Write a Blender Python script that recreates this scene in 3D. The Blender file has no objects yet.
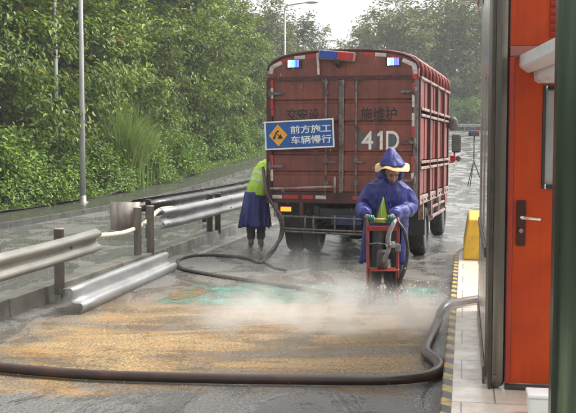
import bpy, bmesh, math, random
import numpy as np
from mathutils import Vector, Matrix, noise

R = math.radians
rnd = random.Random(7)
sc = bpy.context.scene
col = sc.collection

# ------------------------------------------------------------------ camera
F, CX, CY, CAMH = 950.0, 288.0, 206.5, 1.75
CAMR = Matrix.Rotation(R(90 - 3.58), 3, 'X') @ Matrix.Rotation(R(0.1), 3, 'Z')
cd = bpy.data.cameras.new('camera')
cam = bpy.data.objects.new('camera', cd)
col.objects.link(cam)
cam.matrix_world = Matrix.Translation((0, 0, CAMH)) @ CAMR.to_4x4()
cd.sensor_width = 36
cd.lens = F / 576 * 36
cd.clip_start = 0.05
cd.clip_end = 3000
sc.camera = cam

# ------------------------------------------------------------------ sky, sun, exposure
SUN_EL, SUN_AZ = R(58), R(72)          # overcast: a weak, very soft sun high on the right
w = bpy.data.worlds.new('World')
sc.world = w
w.use_nodes = True
nt = w.node_tree
for n in list(nt.nodes):
    nt.nodes.remove(n)
sky = nt.nodes.new('ShaderNodeTexSky')
sky.sky_type = 'NISHITA'
sky.sun_disc = False
sky.sun_elevation = SUN_EL
sky.sun_rotation = SUN_AZ
sky.air_density = 1.0
sky.dust_density = 5.0
hsv = nt.nodes.new('ShaderNodeHueSaturation')
hsv.inputs['Saturation'].default_value = 0.08
bg = nt.nodes.new('ShaderNodeBackground')
bg.inputs['Strength'].default_value = 0.135
wo = nt.nodes.new('ShaderNodeOutputWorld')
nt.links.new(sky.outputs[0], hsv.inputs['Color'])
nt.links.new(hsv.outputs[0], bg.inputs['Color'])
nt.links.new(bg.outputs[0], wo.inputs['Surface'])
sl = bpy.data.lights.new('sun', 'SUN')
sl.energy = 1.5
sl.angle = R(22)
sl.color = (1, .97, .93)
so = bpy.data.objects.new('sun', sl)
col.objects.link(so)
sd = Vector((math.sin(SUN_AZ) * math.cos(SUN_EL), math.cos(SUN_AZ) * math.cos(SUN_EL), math.sin(SUN_EL)))
so.rotation_euler = sd.to_track_quat('Z', 'Y').to_euler()
so.location = sd * 50
sc.view_settings.view_transform = 'Standard'
sc.view_settings.look = 'None'
sc.view_settings.exposure = 1.3
sc.view_settings.gamma = 1.0
sc.view_settings.use_curve_mapping = False
sc.cycles.max_bounces = 8
sc.cycles.transparent_max_bounces = 12
sc.cycles.volume_bounces = 1
sc.cycles.volume_step_rate = 3.0
sc.cycles.use_denoising = True

# ------------------------------------------------------------------ placing
def ray(px, py):
    return CAMR @ Vector(((px - CX) / F, -(py - CY) / F, -1))

def gp(px, py, z=0.0):                  # the point of height z seen at this pixel
    d = ray(px, py)
    k = (z - CAMH) / d.z
    return Vector((d.x * k, d.y * k, z))

def dp(px, py, Y):                      # the point of depth Y seen at this pixel
    d = ray(px, py)
    k = Y / d.y
    return Vector((d.x * k, Y, CAMH + d.z * k))

PHI = R(10.5)                           # the road runs this far right of the view axis
SP, CP = math.sin(PHI), math.cos(PHI)

def st(s, t, z=0.0):
    return Vector((s * CP + t * SP, -s * SP + t * CP, z))

def to_st(p):
    return (p[0] * CP - p[1] * SP, p[0] * SP + p[1] * CP)

def hz(t):                              # the road climbs away from the booth
    if t < 22: return 0.0
    if t < 36: return 0.00166 * (t - 22) ** 2
    return 0.00166 * 196 + 0.0465 * (t - 36)

def hxy(p):
    return hz(to_st(p)[1])

# ------------------------------------------------------------------ objects
def link(name, me, parent=None, loc=None, rotz=None):
    o = bpy.data.objects.new(name, me)
    col.objects.link(o)
    if parent: o.parent = parent
    if loc is not None: o.location = loc
    if rotz is not None: o.rotation_euler = (0, 0, rotz)
    return o

def tag(o, label=None, cat=None, group=None, kind=None):
    if label: o['label'] = label
    if cat: o['category'] = cat
    if group: o['group'] = group
    if kind: o['kind'] = kind
    return o

def thing(name, label, cat, loc=(0, 0, 0), rotz=0, group=None):
    o = bpy.data.objects.new(name, None)
    o.empty_display_size = .2
    col.objects.link(o)
    o.location = loc
    o.rotation_euler = (0, 0, rotz)
    return tag(o, label, cat, group)

def copy_tree(o, parent=None):
    c = o.copy()
    col.objects.link(c)
    if parent: c.parent = parent
    for ch in list(o.children):
        copy_tree(ch, c)
    return c

def catmull(pts, n):
    pts = [np.array(p, float) for p in pts]
    P = [2 * pts[0] - pts[1]] + pts + [2 * pts[-1] - pts[-2]]
    out = []
    for i in range(1, len(P) - 2):
        p0, p1, p2, p3 = P[i - 1:i + 3]
        for k in range(n):
            t = k / n
            out.append(.5 * ((2 * p1) + (-p0 + p2) * t + (2 * p0 - 5 * p1 + 4 * p2 - p3) * t * t + (-p0 + 3 * p1 - 3 * p2 + p3) * t ** 3))
    out.append(P[-2])
    return out

class MB:
    def __init__(self):
        self.v, self.f, self.m, self.s = [], [], [], []
        self.mi = 0
    def add(self, vs, fs, smooth=False):
        b = len(self.v)
        self.v += [tuple(v) for v in vs]
        for f in fs:
            self.f.append(tuple(b + i for i in f)); self.m.append(self.mi); self.s.append(smooth)
    def box(self, c, s, rot=None):
        x, y, z = s[0] / 2, s[1] / 2, s[2] / 2
        vs = [Vector(p) for p in ((-x, -y, -z), (x, -y, -z), (x, y, -z), (-x, y, -z), (-x, -y, z), (x, -y, z), (x, y, z), (-x, y, z))]
        if rot is not None: vs = [rot @ p for p in vs]
        c = Vector(c)
        self.add([p + c for p in vs], [(0, 3, 2, 1), (4, 5, 6, 7), (0, 1, 5, 4), (1, 2, 6, 5), (2, 3, 7, 6), (3, 0, 4, 7)])
    def bb(self, x0, x1, y0, y1, z0, z1):
        self.box(((x0 + x1) / 2, (y0 + y1) / 2, (z0 + z1) / 2), (x1 - x0, y1 - y0, z1 - z0))
    def bar(self, a, b, wd, ht):
        a, b = Vector(a), Vector(b)
        d = b - a
        self.box((a + b) / 2, (d.length, wd, ht), d.to_track_quat('X', 'Z').to_matrix())
    def loft(self, rings, caps=True, smooth=True, closed=False):
        n = len(rings[0])
        vs = [p for r in rings for p in r]
        fs = []
        m = len(rings)
        for i in range(m if closed else m - 1):
            for j in range(n):
                a, b = i * n + j, i * n + (j + 1) % n
                c, d = ((i + 1) % m) * n + (j + 1) % n, ((i + 1) % m) * n + j
                fs.append((a, b, c, d))
        self.add(vs, fs, smooth)
        if caps and not closed:
            b = len(self.v) - len(vs)
            self.f.append(tuple(b + j for j in reversed(range(n)))); self.m.append(self.mi); self.s.append(False)
            self.f.append(tuple(b + (m - 1) * n + j for j in range(n))); self.m.append(self.mi); self.s.append(False)
    def tube(self, pts, r, n=10, sub=0, flat=1.0, round_ends=False, caps=True):
        pts = [tuple(p) for p in pts]
        rr = list(r) if hasattr(r, '__len__') else [r] * len(pts)
        if sub:
            q = catmull([tuple(p) + (a,) for p, a in zip(pts, rr)], sub)
            pts = [p[:3] for p in q]; rr = [max(1e-4, p[3]) for p in q]
        P = [Vector(p) for p in pts]
        T = []
        for i in range(len(P)):
            d = P[min(i + 1, len(P) - 1)] - P[max(i - 1, 0)]
            T.append(d.normalized() if d.length > 1e-9 else Vector((0, 0, 1)))
        up = Vector((0, 0, 1)) if abs(T[0].z) < .9 else Vector((1, 0, 0))
        if flat == 1.0:
            N = (up - T[0] * up.dot(T[0])).normalized()
            Ns = []
            for t in T:
                N = (N - t * N.dot(t)).normalized(); Ns.append(N.copy())
        else:
            Ns = [(up - t * up.dot(t)).normalized() for t in T]
        rings = []
        def ring(c, t, N, a):
            B = t.cross(N)
            return [c + (N * math.cos(2 * math.pi * k / n) * flat + B * math.sin(2 * math.pi * k / n)) * a for k in range(n)]
        if round_ends:
            for q in (75, 45, 18):
                rings.append(ring(P[0] - T[0] * rr[0] * math.sin(R(q)), T[0], Ns[0], rr[0] * math.cos(R(q))))
        for c, t, N, a in zip(P, T, Ns, rr):
            rings.append(ring(c, t, N, a))
        if round_ends:
            for q in (18, 45, 75):
                rings.append(ring(P[-1] + T[-1] * rr[-1] * math.sin(R(q)), T[-1], Ns[-1], rr[-1] * math.cos(R(q))))
        self.loft(rings, caps)
    def cyl(self, a, b, r, n=16):
        self.tube([a, b], r, n)
    def ell(self, c, r, rot=None, nu=14, nv=9):
        rings = []
        for i in range(1, nv):
            th = math.pi * i / nv
            rg = []
            for k in range(nu):
                p = Vector((r[0] * math.sin(th) * math.cos(2 * math.pi * k / nu), r[1] * math.sin(th) * math.sin(2 * math.pi * k / nu), -r[2] * math.cos(th)))
                if rot is not None: p = rot @ p
                rg.append(p + Vector(c))
            rings.append(rg)
        self.loft(rings)
    def ring_loft(self, specs, n=24, caps=True):     # (cx, cy, z, rx, ry)
        self.loft([[Vector((cx + rx * math.cos(2 * math.pi * k / n), cy + ry * math.sin(2 * math.pi * k / n), z)) for k in range(n)] for cx, cy, z, rx, ry in specs], caps)
    def prism(self, poly, axis, a, b):               # poly in the plane of the two other axes, counter-clockwise or not
        n = len(poly)
        def pt(p, h):
            return {'x': (h, p[0], p[1]), 'y': (p[0], h, p[1]), 'z': (p[0], p[1], h)}[axis]
        vs = [pt(p, a) for p in poly] + [pt(p, b) for p in poly]
        fs = [(i, (i + 1) % n, n + (i + 1) % n, n + i) for i in range(n)] + [tuple(reversed(range(n))), tuple(range(n, 2 * n))]
        self.add(vs, fs)
    def mesh(self, name, mats):
        me = bpy.data.meshes.new(name)
        me.from_pydata(self.v, [], self.f)
        if not isinstance(mats, (list, tuple)): mats = [mats]
        for m in mats: me.materials.append(m)
        me.polygons.foreach_set('material_index', self.m)
        me.polygons.foreach_set('use_smooth', self.s)
        me.update()
        bm = bmesh.new(); bm.from_mesh(me)
        bmesh.ops.recalc_face_normals(bm, faces=bm.faces)
        bm.to_mesh(me); bm.free()
        return me
    def build(self, name, mats, parent=None, loc=None, rotz=None, bevel=0):
        o = link(name, self.mesh(name, mats), parent, loc, rotz)
        if bevel:
            b = o.modifiers.new('bevel', 'BEVEL'); b.width = bevel; b.segments = 2; b.limit_method = 'ANGLE'; b.angle_limit = R(40)
        return o

def evaluated(me, mods):
    o = link('tmp', me)
    mods(o)
    dg = bpy.context.evaluated_depsgraph_get()
    dg.update()
    out = bpy.data.meshes.new_from_object(o.evaluated_get(dg))
    bpy.data.objects.remove(o)
    return out

def remeshed(mb, name, mats, voxel, smooth=4, fold=None):
    base = mb.mesh('tmp', mats)
    def mods(o):
        r = o.modifiers.new('r', 'REMESH'); r.mode = 'VOXEL'; r.voxel_size = voxel; r.use_smooth_shade = True
        if smooth:
            s = o.modifiers.new('s', 'SMOOTH'); s.iterations = smooth; s.factor = .5
    me = evaluated(base, mods)
    me.name = name
    if fold:
        ns = [v.normal.copy() for v in me.vertices]
        for v, nn in zip(me.vertices, ns):
            v.co += nn * fold(v.co, nn)
        me.update()
    me.materials.clear()
    for m in (mats if isinstance(mats, (list, tuple)) else [mats]): me.materials.append(m)
    for p in me.polygons: p.use_smooth = True; p.material_index = 0
    return me

def text_mesh(s, wd, ht, depth=.002, shear=0, bold=0):
    c = bpy.data.curves.new('tmp', 'FONT')
    c.body = s; c.size = 1; c.extrude = .02; c.offset = bold
    o = link('tmp', c)
    dg = bpy.context.evaluated_depsgraph_get(); dg.update()
    me = bpy.data.meshes.new_from_object(o.evaluated_get(dg))
    bpy.data.objects.remove(o)
    co = np.empty(len(me.vertices) * 3); me.vertices.foreach_get('co', co); co = co.reshape(-1, 3)
    lo, hi = co.min(0), co.max(0)
    q = (co - (lo + hi) / 2) / np.maximum(hi - lo, 1e-6)
    out = np.stack([q[:, 0] * wd, -q[:, 2] * depth, q[:, 1] * ht], 1)   # stands upright, reads from -Y
    me.vertices.foreach_set('co', out.ravel()); me.update()
    return me

# ------------------------------------------------------------------ materials
class NT:
    def __init__(self, name):
        self.mat = bpy.data.materials.new(name)
        self.mat.use_nodes = True
        self.t = self.mat.node_tree
        self.b = self.t.nodes['Principled BSDF']
        self.out = self.t.nodes['Material Output']
    def n(self, kind, **kw):
        x = self.t.nodes.new('ShaderNode' + kind)
        for k, v in kw.items(): setattr(x, k, v)
        return x
    def l(self, a, b): self.t.links.new(a, b)
    def set(self, sock, v):
        if hasattr(v, 'is_output') or isinstance(v, bpy.types.NodeSocket): self.l(v, sock)
        else:
            if isinstance(v, tuple) and len(v) == 3 and sock.type == 'RGBA': v = (*v, 1)
            sock.default_value = v
    def coord(self, which='Object', scale=(1, 1, 1), loc=(0, 0, 0), rot=(0, 0, 0)):
        tc = self.n('TexCoord'); m = self.n('Mapping')
        m.inputs['Scale'].default_value = scale; m.inputs['Location'].default_value = loc; m.inputs['Rotation'].default_value = rot
        self.l(tc.outputs[which], m.inputs['Vector'])
        return m.outputs[0]
    def noise(self, vec, scale, detail=4, rough=.55, dist=0):
        x = self.n('TexNoise')
        x.inputs['Scale'].default_value = scale; x.inputs['Detail'].default_value = detail
        x.inputs['Roughness'].default_value = rough; x.inputs['Distortion'].default_value = dist
        self.l(vec, x.inputs['Vector'])
        return x.outputs['Fac']
    def rng(self, v, a, b, c=0.0, d=1.0, smooth=False):
        x = self.n('MapRange'); x.interpolation_type = 'SMOOTHSTEP' if smooth else 'LINEAR'
        self.set(x.inputs[0], v)
        for i, q in enumerate((a, b, c, d)): x.inputs[i + 1].default_value = q
        return x.outputs[0]
    def math(self, op, a, b=0.0, c=0.0, clamp=False):
        x = self.n('Math'); x.operation = op; x.use_clamp = clamp
        self.set(x.inputs[0], a); self.set(x.inputs[1], b); self.set(x.inputs[2], c)
        return x.outputs[0]
    def mix(self, f, a, b):
        x = self.n('Mix'); x.data_type = 'RGBA'
        self.set(x.inputs[0], f); self.set(x.inputs[6], a); self.set(x.inputs[7], b)
        return x.outputs[2]
    def mul(self, *a):
        r = a[0]
        for q in a[1:]: r = self.math('MULTIPLY', r, q)
        return r
    def bump(self, h, strength=.3, dist=.01):
        x = self.n('Bump'); x.inputs['Strength'].default_value = strength; x.inputs['Distance'].default_value = dist
        self.l(h, x.inputs['Height']); self.l(x.outputs[0], self.b.inputs['Normal'])
    def p(self, **kw):
        names = dict(base='Base Color', rough='Roughness', metal='Metallic', spec='Specular IOR Level', coat='Coat Weight', emit='Emission Color', es='Emission Strength', alpha='Alpha', sub='Subsurface Weight', trans='Transmission Weight')
        for k, v in kw.items(): self.set(self.b.inputs[names[k]], v)
        return self.mat

def weathered(name, c1, c2, scale=4, lo=.4, hi=.7, rough=(.4, .6), metal=0, stretch=(1, 1, 1), bump=.15, bscale=60, coat=0):
    m = NT(name)
    v = m.coord('Object', stretch)
    a = m.noise(v, scale, 6, .65)
    f = m.rng(a, lo, hi)
    h = m.noise(m.coord(), bscale, 3)
    m.p(base=m.mix(f, c1, c2), rough=m.rng(a, .3, .7, *rough), metal=metal, coat=coat)
    if bump: m.bump(h, bump, .004)
    return m.mat

M = {}
def truck_paint(name, c1, c2, dirt):
    m = NT(name)
    a = m.noise(m.coord(), 2.2, 7, .68)
    st_ = m.noise(m.coord('Object', (9, 9, .5)), 1.6, 6, .65)
    sp_ = m.noise(m.coord(), 26, 4, .7)
    c = m.mix(m.rng(a, .36, .66), c1, c2)
    c = m.mix(m.rng(st_, .5, .72, 0, .75), c, dirt)
    c = m.mix(m.rng(sp_, .62, .72, 0, .8), c, (.07, .035, .025))
    m.p(base=c, rough=m.rng(st_, .3, .7, .28, .55))
    m.bump(m.noise(m.coord(), 5, 3), .12, .03)
    return m.mat
M['red'] = truck_paint('truck_red', (.235, .064, .042), (.125, .034, .024), (.06, .030, .022))
M['red_side'] = truck_paint('truck_side_red', (.25, .035, .026), (.13, .024, .019), (.07, .025, .02))
M['red_dark'] = weathered('truck_dark_red', (.08, .016, .014), (.03, .012, .01), 4, .4, .65, (.4, .7))
M['rail_pale'] = weathered('pale_rusty_steel', (.32, .25, .22), (.17, .06, .045), 7, .45, .62, (.4, .7))
M['rod'] = weathered('galvanised_rod', (.16, .15, .14), (.06, .035, .03), 9, .45, .65, (.4, .6), metal=.3)
M['black'] = weathered('black_steel', (.014, .014, .015), (.04, .036, .032), 6, .45, .7, (.35, .7))
M['rubber'] = weathered('tyre_rubber', (.012, .012, .012), (.045, .042, .038), 8, .5, .75, (.45, .8), bump=.3)
M['rim'] = weathered('wheel_steel', (.17, .16, .15), (.06, .04, .03), 8, .45, .7, (.4, .6), metal=.4)
M['galv'] = weathered('galvanised_steel', (.34, .34, .335), (.19, .19, .185), 4, .36, .68, (.34, .5), metal=.45, stretch=(1, .3, 1), bump=.06)
M['galv_old'] = weathered('old_galvanised_steel', (.26, .25, .22), (.135, .125, .10), 4, .36, .68, (.36, .55), metal=.35, stretch=(1, .25, 1), bump=.08)
M['post'] = weathered('weathered_post', (.36, .33, .29), (.2, .165, .13), 8, .4, .66, (.4, .7), metal=.2, stretch=(1, 1, .3))
M['post_brown'] = weathered('rusty_post', (.19, .15, .12), (.10, .07, .055), 8, .4, .66, (.4, .7), metal=.1, stretch=(1, 1, .3))
M['dark_rail'] = weathered('dark_rail', (.07, .065, .06), (.03, .026, .024), 5, .4, .65, (.3, .5), metal=.3)
M['concrete'] = weathered('wet_concrete', (.15, .14, .115), (.05, .046, .038), 2.5, .38, .66, (.3, .6), bump=.4, bscale=35)
M['kerb_far'] = weathered('far_kerb_concrete', (.075, .072, .06), (.03, .03, .024), 2, .38, .66, (.12, .4), bump=.3, bscale=14)
M['white_paint'] = weathered('white_paint', (.78, .77, .72), (.55, .52, .45), 9, .45, .7, (.3, .5))
M['refl_white'] = weathered('reflective_white', (.62, .58, .54), (.30, .24, .21), 9, .42, .7, (.3, .5), bump=0)
M['refl_red'] = weathered('reflective_red', (.48, .03, .025), (.24, .025, .02), 9, .42, .7, (.3, .5), bump=0)
M['lamp_post'] = weathered('lamp_post_paint', (.36, .36, .35), (.24, .24, .23), 5, .45, .7, (.3, .5), stretch=(1, 1, .2), bump=.03)
M['pvc'] = weathered('cream_conduit', (.62, .57, .43), (.4, .36, .27), 10, .45, .7, (.35, .55), bump=.1)
M['white_plastic'] = weathered('white_plastic', (.72, .73, .72), (.5, .5, .48), 5, .5, .75, (.25, .4), bump=.03)
M['bark'] = weathered('bark', (.11, .085, .06), (.05, .04, .03), 9, .4, .65, (.6, .9), stretch=(1, 1, .2), bump=.6, bscale=25)
M['soil'] = weathered('wet_soil', (.06, .055, .035), (.035, .045, .02), 2, .4, .6, (.5, .8), bump=.6, bscale=12)
M['skin'] = weathered('skin', (.30, .155, .095), (.22, .10, .06), 14, .45, .65, (.4, .55), bump=.1)
M['eye'] = weathered('eye_dark', (.02, .015, .012), (.05, .03, .03), 20, .4, .6, (.2, .3), bump=0)
M['lips'] = weathered('lips', (.20, .07, .055), (.15, .05, .045), 20, .4, .6, (.35, .5), bump=0)
M['hair'] = weathered('black_hair', (.012, .01, .01), (.03, .025, .022), 40, .4, .6, (.3, .5), bump=.3)
M['trousers'] = weathered('dark_trousers', (.014, .015, .018), (.03, .03, .034), 10, .4, .6, (.4, .6), bump=.2)
M['boot'] = weathered('black_rubber_boot', (.015, .015, .015), (.05, .045, .04), 8, .45, .7, (.25, .5), bump=.1)
M['boot_brown'] = weathered('wet_brown_shoe', (.16, .075, .045), (.09, .045, .03), 8, .45, .7, (.3, .5), bump=.1)
M['straw'] = weathered('straw', (.62, .45, .22), (.34, .21, .085), 30, .4, .62, (.5, .7), bump=.5, bscale=120)
M['glove'] = weathered('green_glove', (.010, .12, .065), (.006, .05, .032), 14, .4, .65, (.3, .5), bump=.2)
M['machine_red'] = weathered('machine_red', (.30, .03, .022), (.14, .04, .03), 10, .42, .68, (.3, .55), bump=.15)
M['machine_dark'] = weathered('machine_dark', (.06, .038, .03), (.025, .02, .018), 9, .4, .66, (.3, .6), bump=.2)
M['steel'] = weathered('bright_steel', (.55, .53, .5), (.3, .27, .24), 12, .4, .65, (.2, .4), metal=.8, bump=.1)
M['hose_grey'] = weathered('grey_hose', (.23, .23, .24), (.1, .1, .11), 18, .4, .65, (.25, .45), metal=.2, bump=.4, bscale=90)
M['hose_black'] = weathered('black_hose', (.02, .018, .017), (.05, .04, .03), 6, .45, .7, (.2, .4), bump=.1)
M['hose_brown'] = weathered('brown_wet_hose', (.026, .012, .009), (.07, .030, .013), 3, .46, .70, (.24, .42), bump=.15, coat=.08)
M['hose_thin'] = weathered('muddy_thin_hose', (.07, .05, .042), (.035, .027, .025), 4, .46, .66, (.2, .4), bump=.08)
M['yellow'] = weathered('yellow_block_paint', (.66, .40, .025), (.46, .26, .02), 4, .42, .68, (.35, .55), bump=.2)
M['sign_blue'] = weathered('sign_blue', (.012, .10, .34), (.01, .07, .25), 3, .4, .7, (.25, .4), bump=.02)
M['sign_white'] = weathered('sign_white', (.78, .79, .78), (.6, .61, .62), 9, .5, .75, (.3, .45), bump=.02)
M['sign_yellow'] = weathered('sign_yellow', (.8, .36, .02), (.7, .3, .02), 6, .4, .7, (.3, .45), bump=.02)
M['ink'] = weathered('black_stencil', (.012, .011, .012), (.03, .018, .017), 22, .52, .75, (.5, .7), bump=.05)
M['chalk'] = weathered('faded_white_paint', (.7, .68, .62), (.42, .36, .33), 18, .5, .72, (.4, .6), bump=.05)
M['teal_patch'] = weathered('old_teal_patch', (.06, .115, .135), (.11, .06, .055), 8, .40, .60, (.4, .6), bump=.05)
def door_paint():
    m = NT('orange_door_paint')
    a = m.noise(m.coord(), 1.6, 6, .65)
    st_ = m.noise(m.coord('Object', (14, 14, .7)), 1.5, 6, .65)
    sp_ = m.noise(m.coord(), 34, 4, .75)
    c = m.mix(m.rng(a, .36, .66), (.54, .060, .003), (.36, .036, .003))
    c = m.mix(m.rng(st_, .52, .74, 0, .55), c, (.24, .028, .006))
    c = m.mix(m.rng(sp_, .66, .76, 0, .6), c, (.16, .04, .015))
    m.p(base=c, rough=m.rng(st_, .3, .7, .3, .5))
    m.bump(m.noise(m.coord(), 4, 3), .08, .02)
    return m.mat
M['orange_door'] = door_paint()
M['orange_door'].node_tree.nodes['Principled BSDF'].inputs['Specular IOR Level'].default_value = .25
M['orange_dark'] = weathered('orange_frame_paint', (.36, .025, .006), (.24, .018, .006), 3, .4, .7, (.28, .45), bump=.04)
M['band'] = weathered('weathered_pink_band', (.36, .12, .09), (.22, .08, .06), 5, .4, .7, (.4, .6), bump=.1)
M['brushed'] = weathered('brushed_steel', (.19, .175, .145), (.075, .068, .052), 2, .35, .7, (.16, .3), metal=.9, stretch=(6, 6, .25), bump=.05, bscale=25)
M['brushed_dark_reflection'] = weathered('steel_with_dark_reflection', (.075, .105, .07), (.02, .03, .02), 2, .35, .7, (.16, .3), metal=.8, stretch=(6, 6, .25), bump=.05, bscale=25)  # dark green colour stands in for dark surroundings mirrored in stainless steel
M['brushed_light'] = weathered('light_brushed_steel', (.50, .47, .44), (.22, .17, .145), 2, .4, .7, (.12, .25), metal=.4, stretch=(6, 3, .25), bump=.05, bscale=25)
M['lever'] = weathered('lever_chrome', (.72, .68, .62), (.5, .47, .42), 8, .4, .7, (.12, .25), metal=.95, bump=0)
M['lock_plate'] = weathered('dark_lock_plate', (.075, .02, .012), (.035, .014, .01), 9, .4, .65, (.25, .4), metal=.4, bump=.05)
M['dark_glass'] = weathered('dark_glass', (.20, .22, .21), (.11, .13, .12), 1.5, .3, .7, (.05, .12), bump=0)
M['pale_pane'] = weathered('rain_streaked_pane', (.42, .44, .43), (.24, .26, .25), 2, .3, .7, (.08, .2), stretch=(4, 4, .6), bump=.1)
M['mirror_glass'] = weathered('mirror_glass', (.32, .35, .34), (.18, .21, .2), 4, .3, .7, (.05, .12), metal=.6, bump=0)
M['cab_paint'] = weathered('cab_paint', (.24, .02, .016), (.14, .018, .015), 4, .4, .7, (.3, .45), bump=.03)
M['lens_red'] = weathered('red_lens', (.5, .015, .012), (.34, .01, .01), 20, .4, .7, (.1, .2), bump=0)
M['lens_blue'] = weathered('blue_lens', (.012, .06, .38), (.01, .04, .26), 20, .4, .7, (.1, .2), bump=0)
M['plate_blue'] = weathered('plate_blue', (.03, .065, .22), (.03, .04, .10), 10, .4, .7, (.3, .5), bump=0)
M['tarp_dark'] = weathered('wet_mudflap', (.02, .019, .018), (.05, .045, .04), 5, .4, .7, (.3, .6), bump=.2)

def emit(name, c, s):
    m = NT(name)
    v = m.noise(m.coord(), 60, 2)
    return m.p(base=c, rough=.3, emit=c, es=m.rng(v, .2, .8, s * .9, s * 1.1))
M['tail_glow'] = emit('lit_amber_lamp', (1.0, .20, .02), 1.0)
M['led_white'] = emit('lit_white_led', (.9, 1, .85), 2.2)
M['led_cyan'] = emit('lit_cyan_led', (.12, .55, 1.0), 2.2)
M['led_blue'] = emit('lit_blue_led', (.05, .05, 1.0), 3.0)

def cloth(name, c1, c2, scale, rough, sheen=.0, trans=0.0):
    m = NT(name)
    v = m.coord()
    a = m.noise(v, scale, 5, .6)
    f = m.noise(m.coord('Object', (1.4, 1.4, .6)), scale, 3, .55, 1.8)
    m.p(base=m.mix(m.rng(a, .35, .68), c1, c2), rough=m.rng(a, .3, .7, *rough), spec=.6)
    m.bump(f, .45, .035)
    if trans:
        ts = m.n('BsdfTranslucent'); mx = m.n('MixShader'); mx.inputs[0].default_value = trans
        ts.inputs['Color'].default_value = (*c1, 1)
        m.l(m.b.outputs[0], mx.inputs[1]); m.l(ts.outputs[0], mx.inputs[2]); m.l(mx.outputs[0], m.out.inputs['Surface'])
    return m.mat
M['raincoat'] = cloth('blue_raincoat', (.013, .020, .21), (.008, .011, .12), 6, (.36, .55), trans=.10)
M['hivis'] = cloth('hi_vis_cloth', (.42, .66, .03), (.30, .50, .02), 9, (.4, .6))
M['silver_band'] = cloth('silver_band', (.62, .64, .62), (.45, .47, .45), 20, (.25, .4))

def leaf_mat(name, stops, trans=.3, rough=.38):
    m = NT(name)
    at = m.n('Attribute'); at.attribute_name = 'leafvar'
    cr = m.n('ValToRGB')
    e = cr.color_ramp.elements
    e[0].position, e[0].color = stops[0][0], (*stops[0][1], 1)
    e[1].position, e[1].color = stops[-1][0], (*stops[-1][1], 1)
    for pos, c in stops[1:-1]:
        x = e.new(pos); x.color = (*c, 1)
    m.l(at.outputs['Fac'], cr.inputs[0])
    m.p(base=cr.outputs[0], rough=rough, spec=.45)
    ts = m.n('BsdfTranslucent'); mx = m.n('MixShader'); mx.inputs[0].default_value = trans
    m.l(cr.outputs[0], ts.inputs['Color'])
    m.l(m.b.outputs[0], mx.inputs[1]); m.l(ts.outputs[0], mx.inputs[2]); m.l(mx.outputs[0], m.out.inputs['Surface'])
    return m.mat
M['leaf_near'] = leaf_mat('broad_leaf', [(0, (.026, .052, .006)), (.35, (.09, .145, .014)), (.7, (.185, .26, .028)), (.93, (.28, .36, .06)), (.955, (.38, .30, .03)), (1, (.42, .17, .03))], .3, .5)
M['leaf_bush'] = leaf_mat('bush_leaf', [(0, (.045, .09, .01)), (.5, (.125, .22, .018)), (1, (.24, .36, .045))], .3, .5)
M['leaf_far'] = leaf_mat('far_leaf', [(0, (.025, .045, .012)), (.5, (.085, .12, .022)), (1, (.17, .19, .04))], .3, .5)
M['leaf_far_yellow'] = leaf_mat('far_olive_leaf', [(0, (.04, .06, .012)), (.5, (.145, .17, .03)), (1, (.25, .26, .055))], .3, .5)
M['reed'] = leaf_mat('reed_blade', [(0, (.10, .17, .03)), (.6, (.2, .30, .055)), (1, (.34, .36, .11))], .3, .5)

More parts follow.
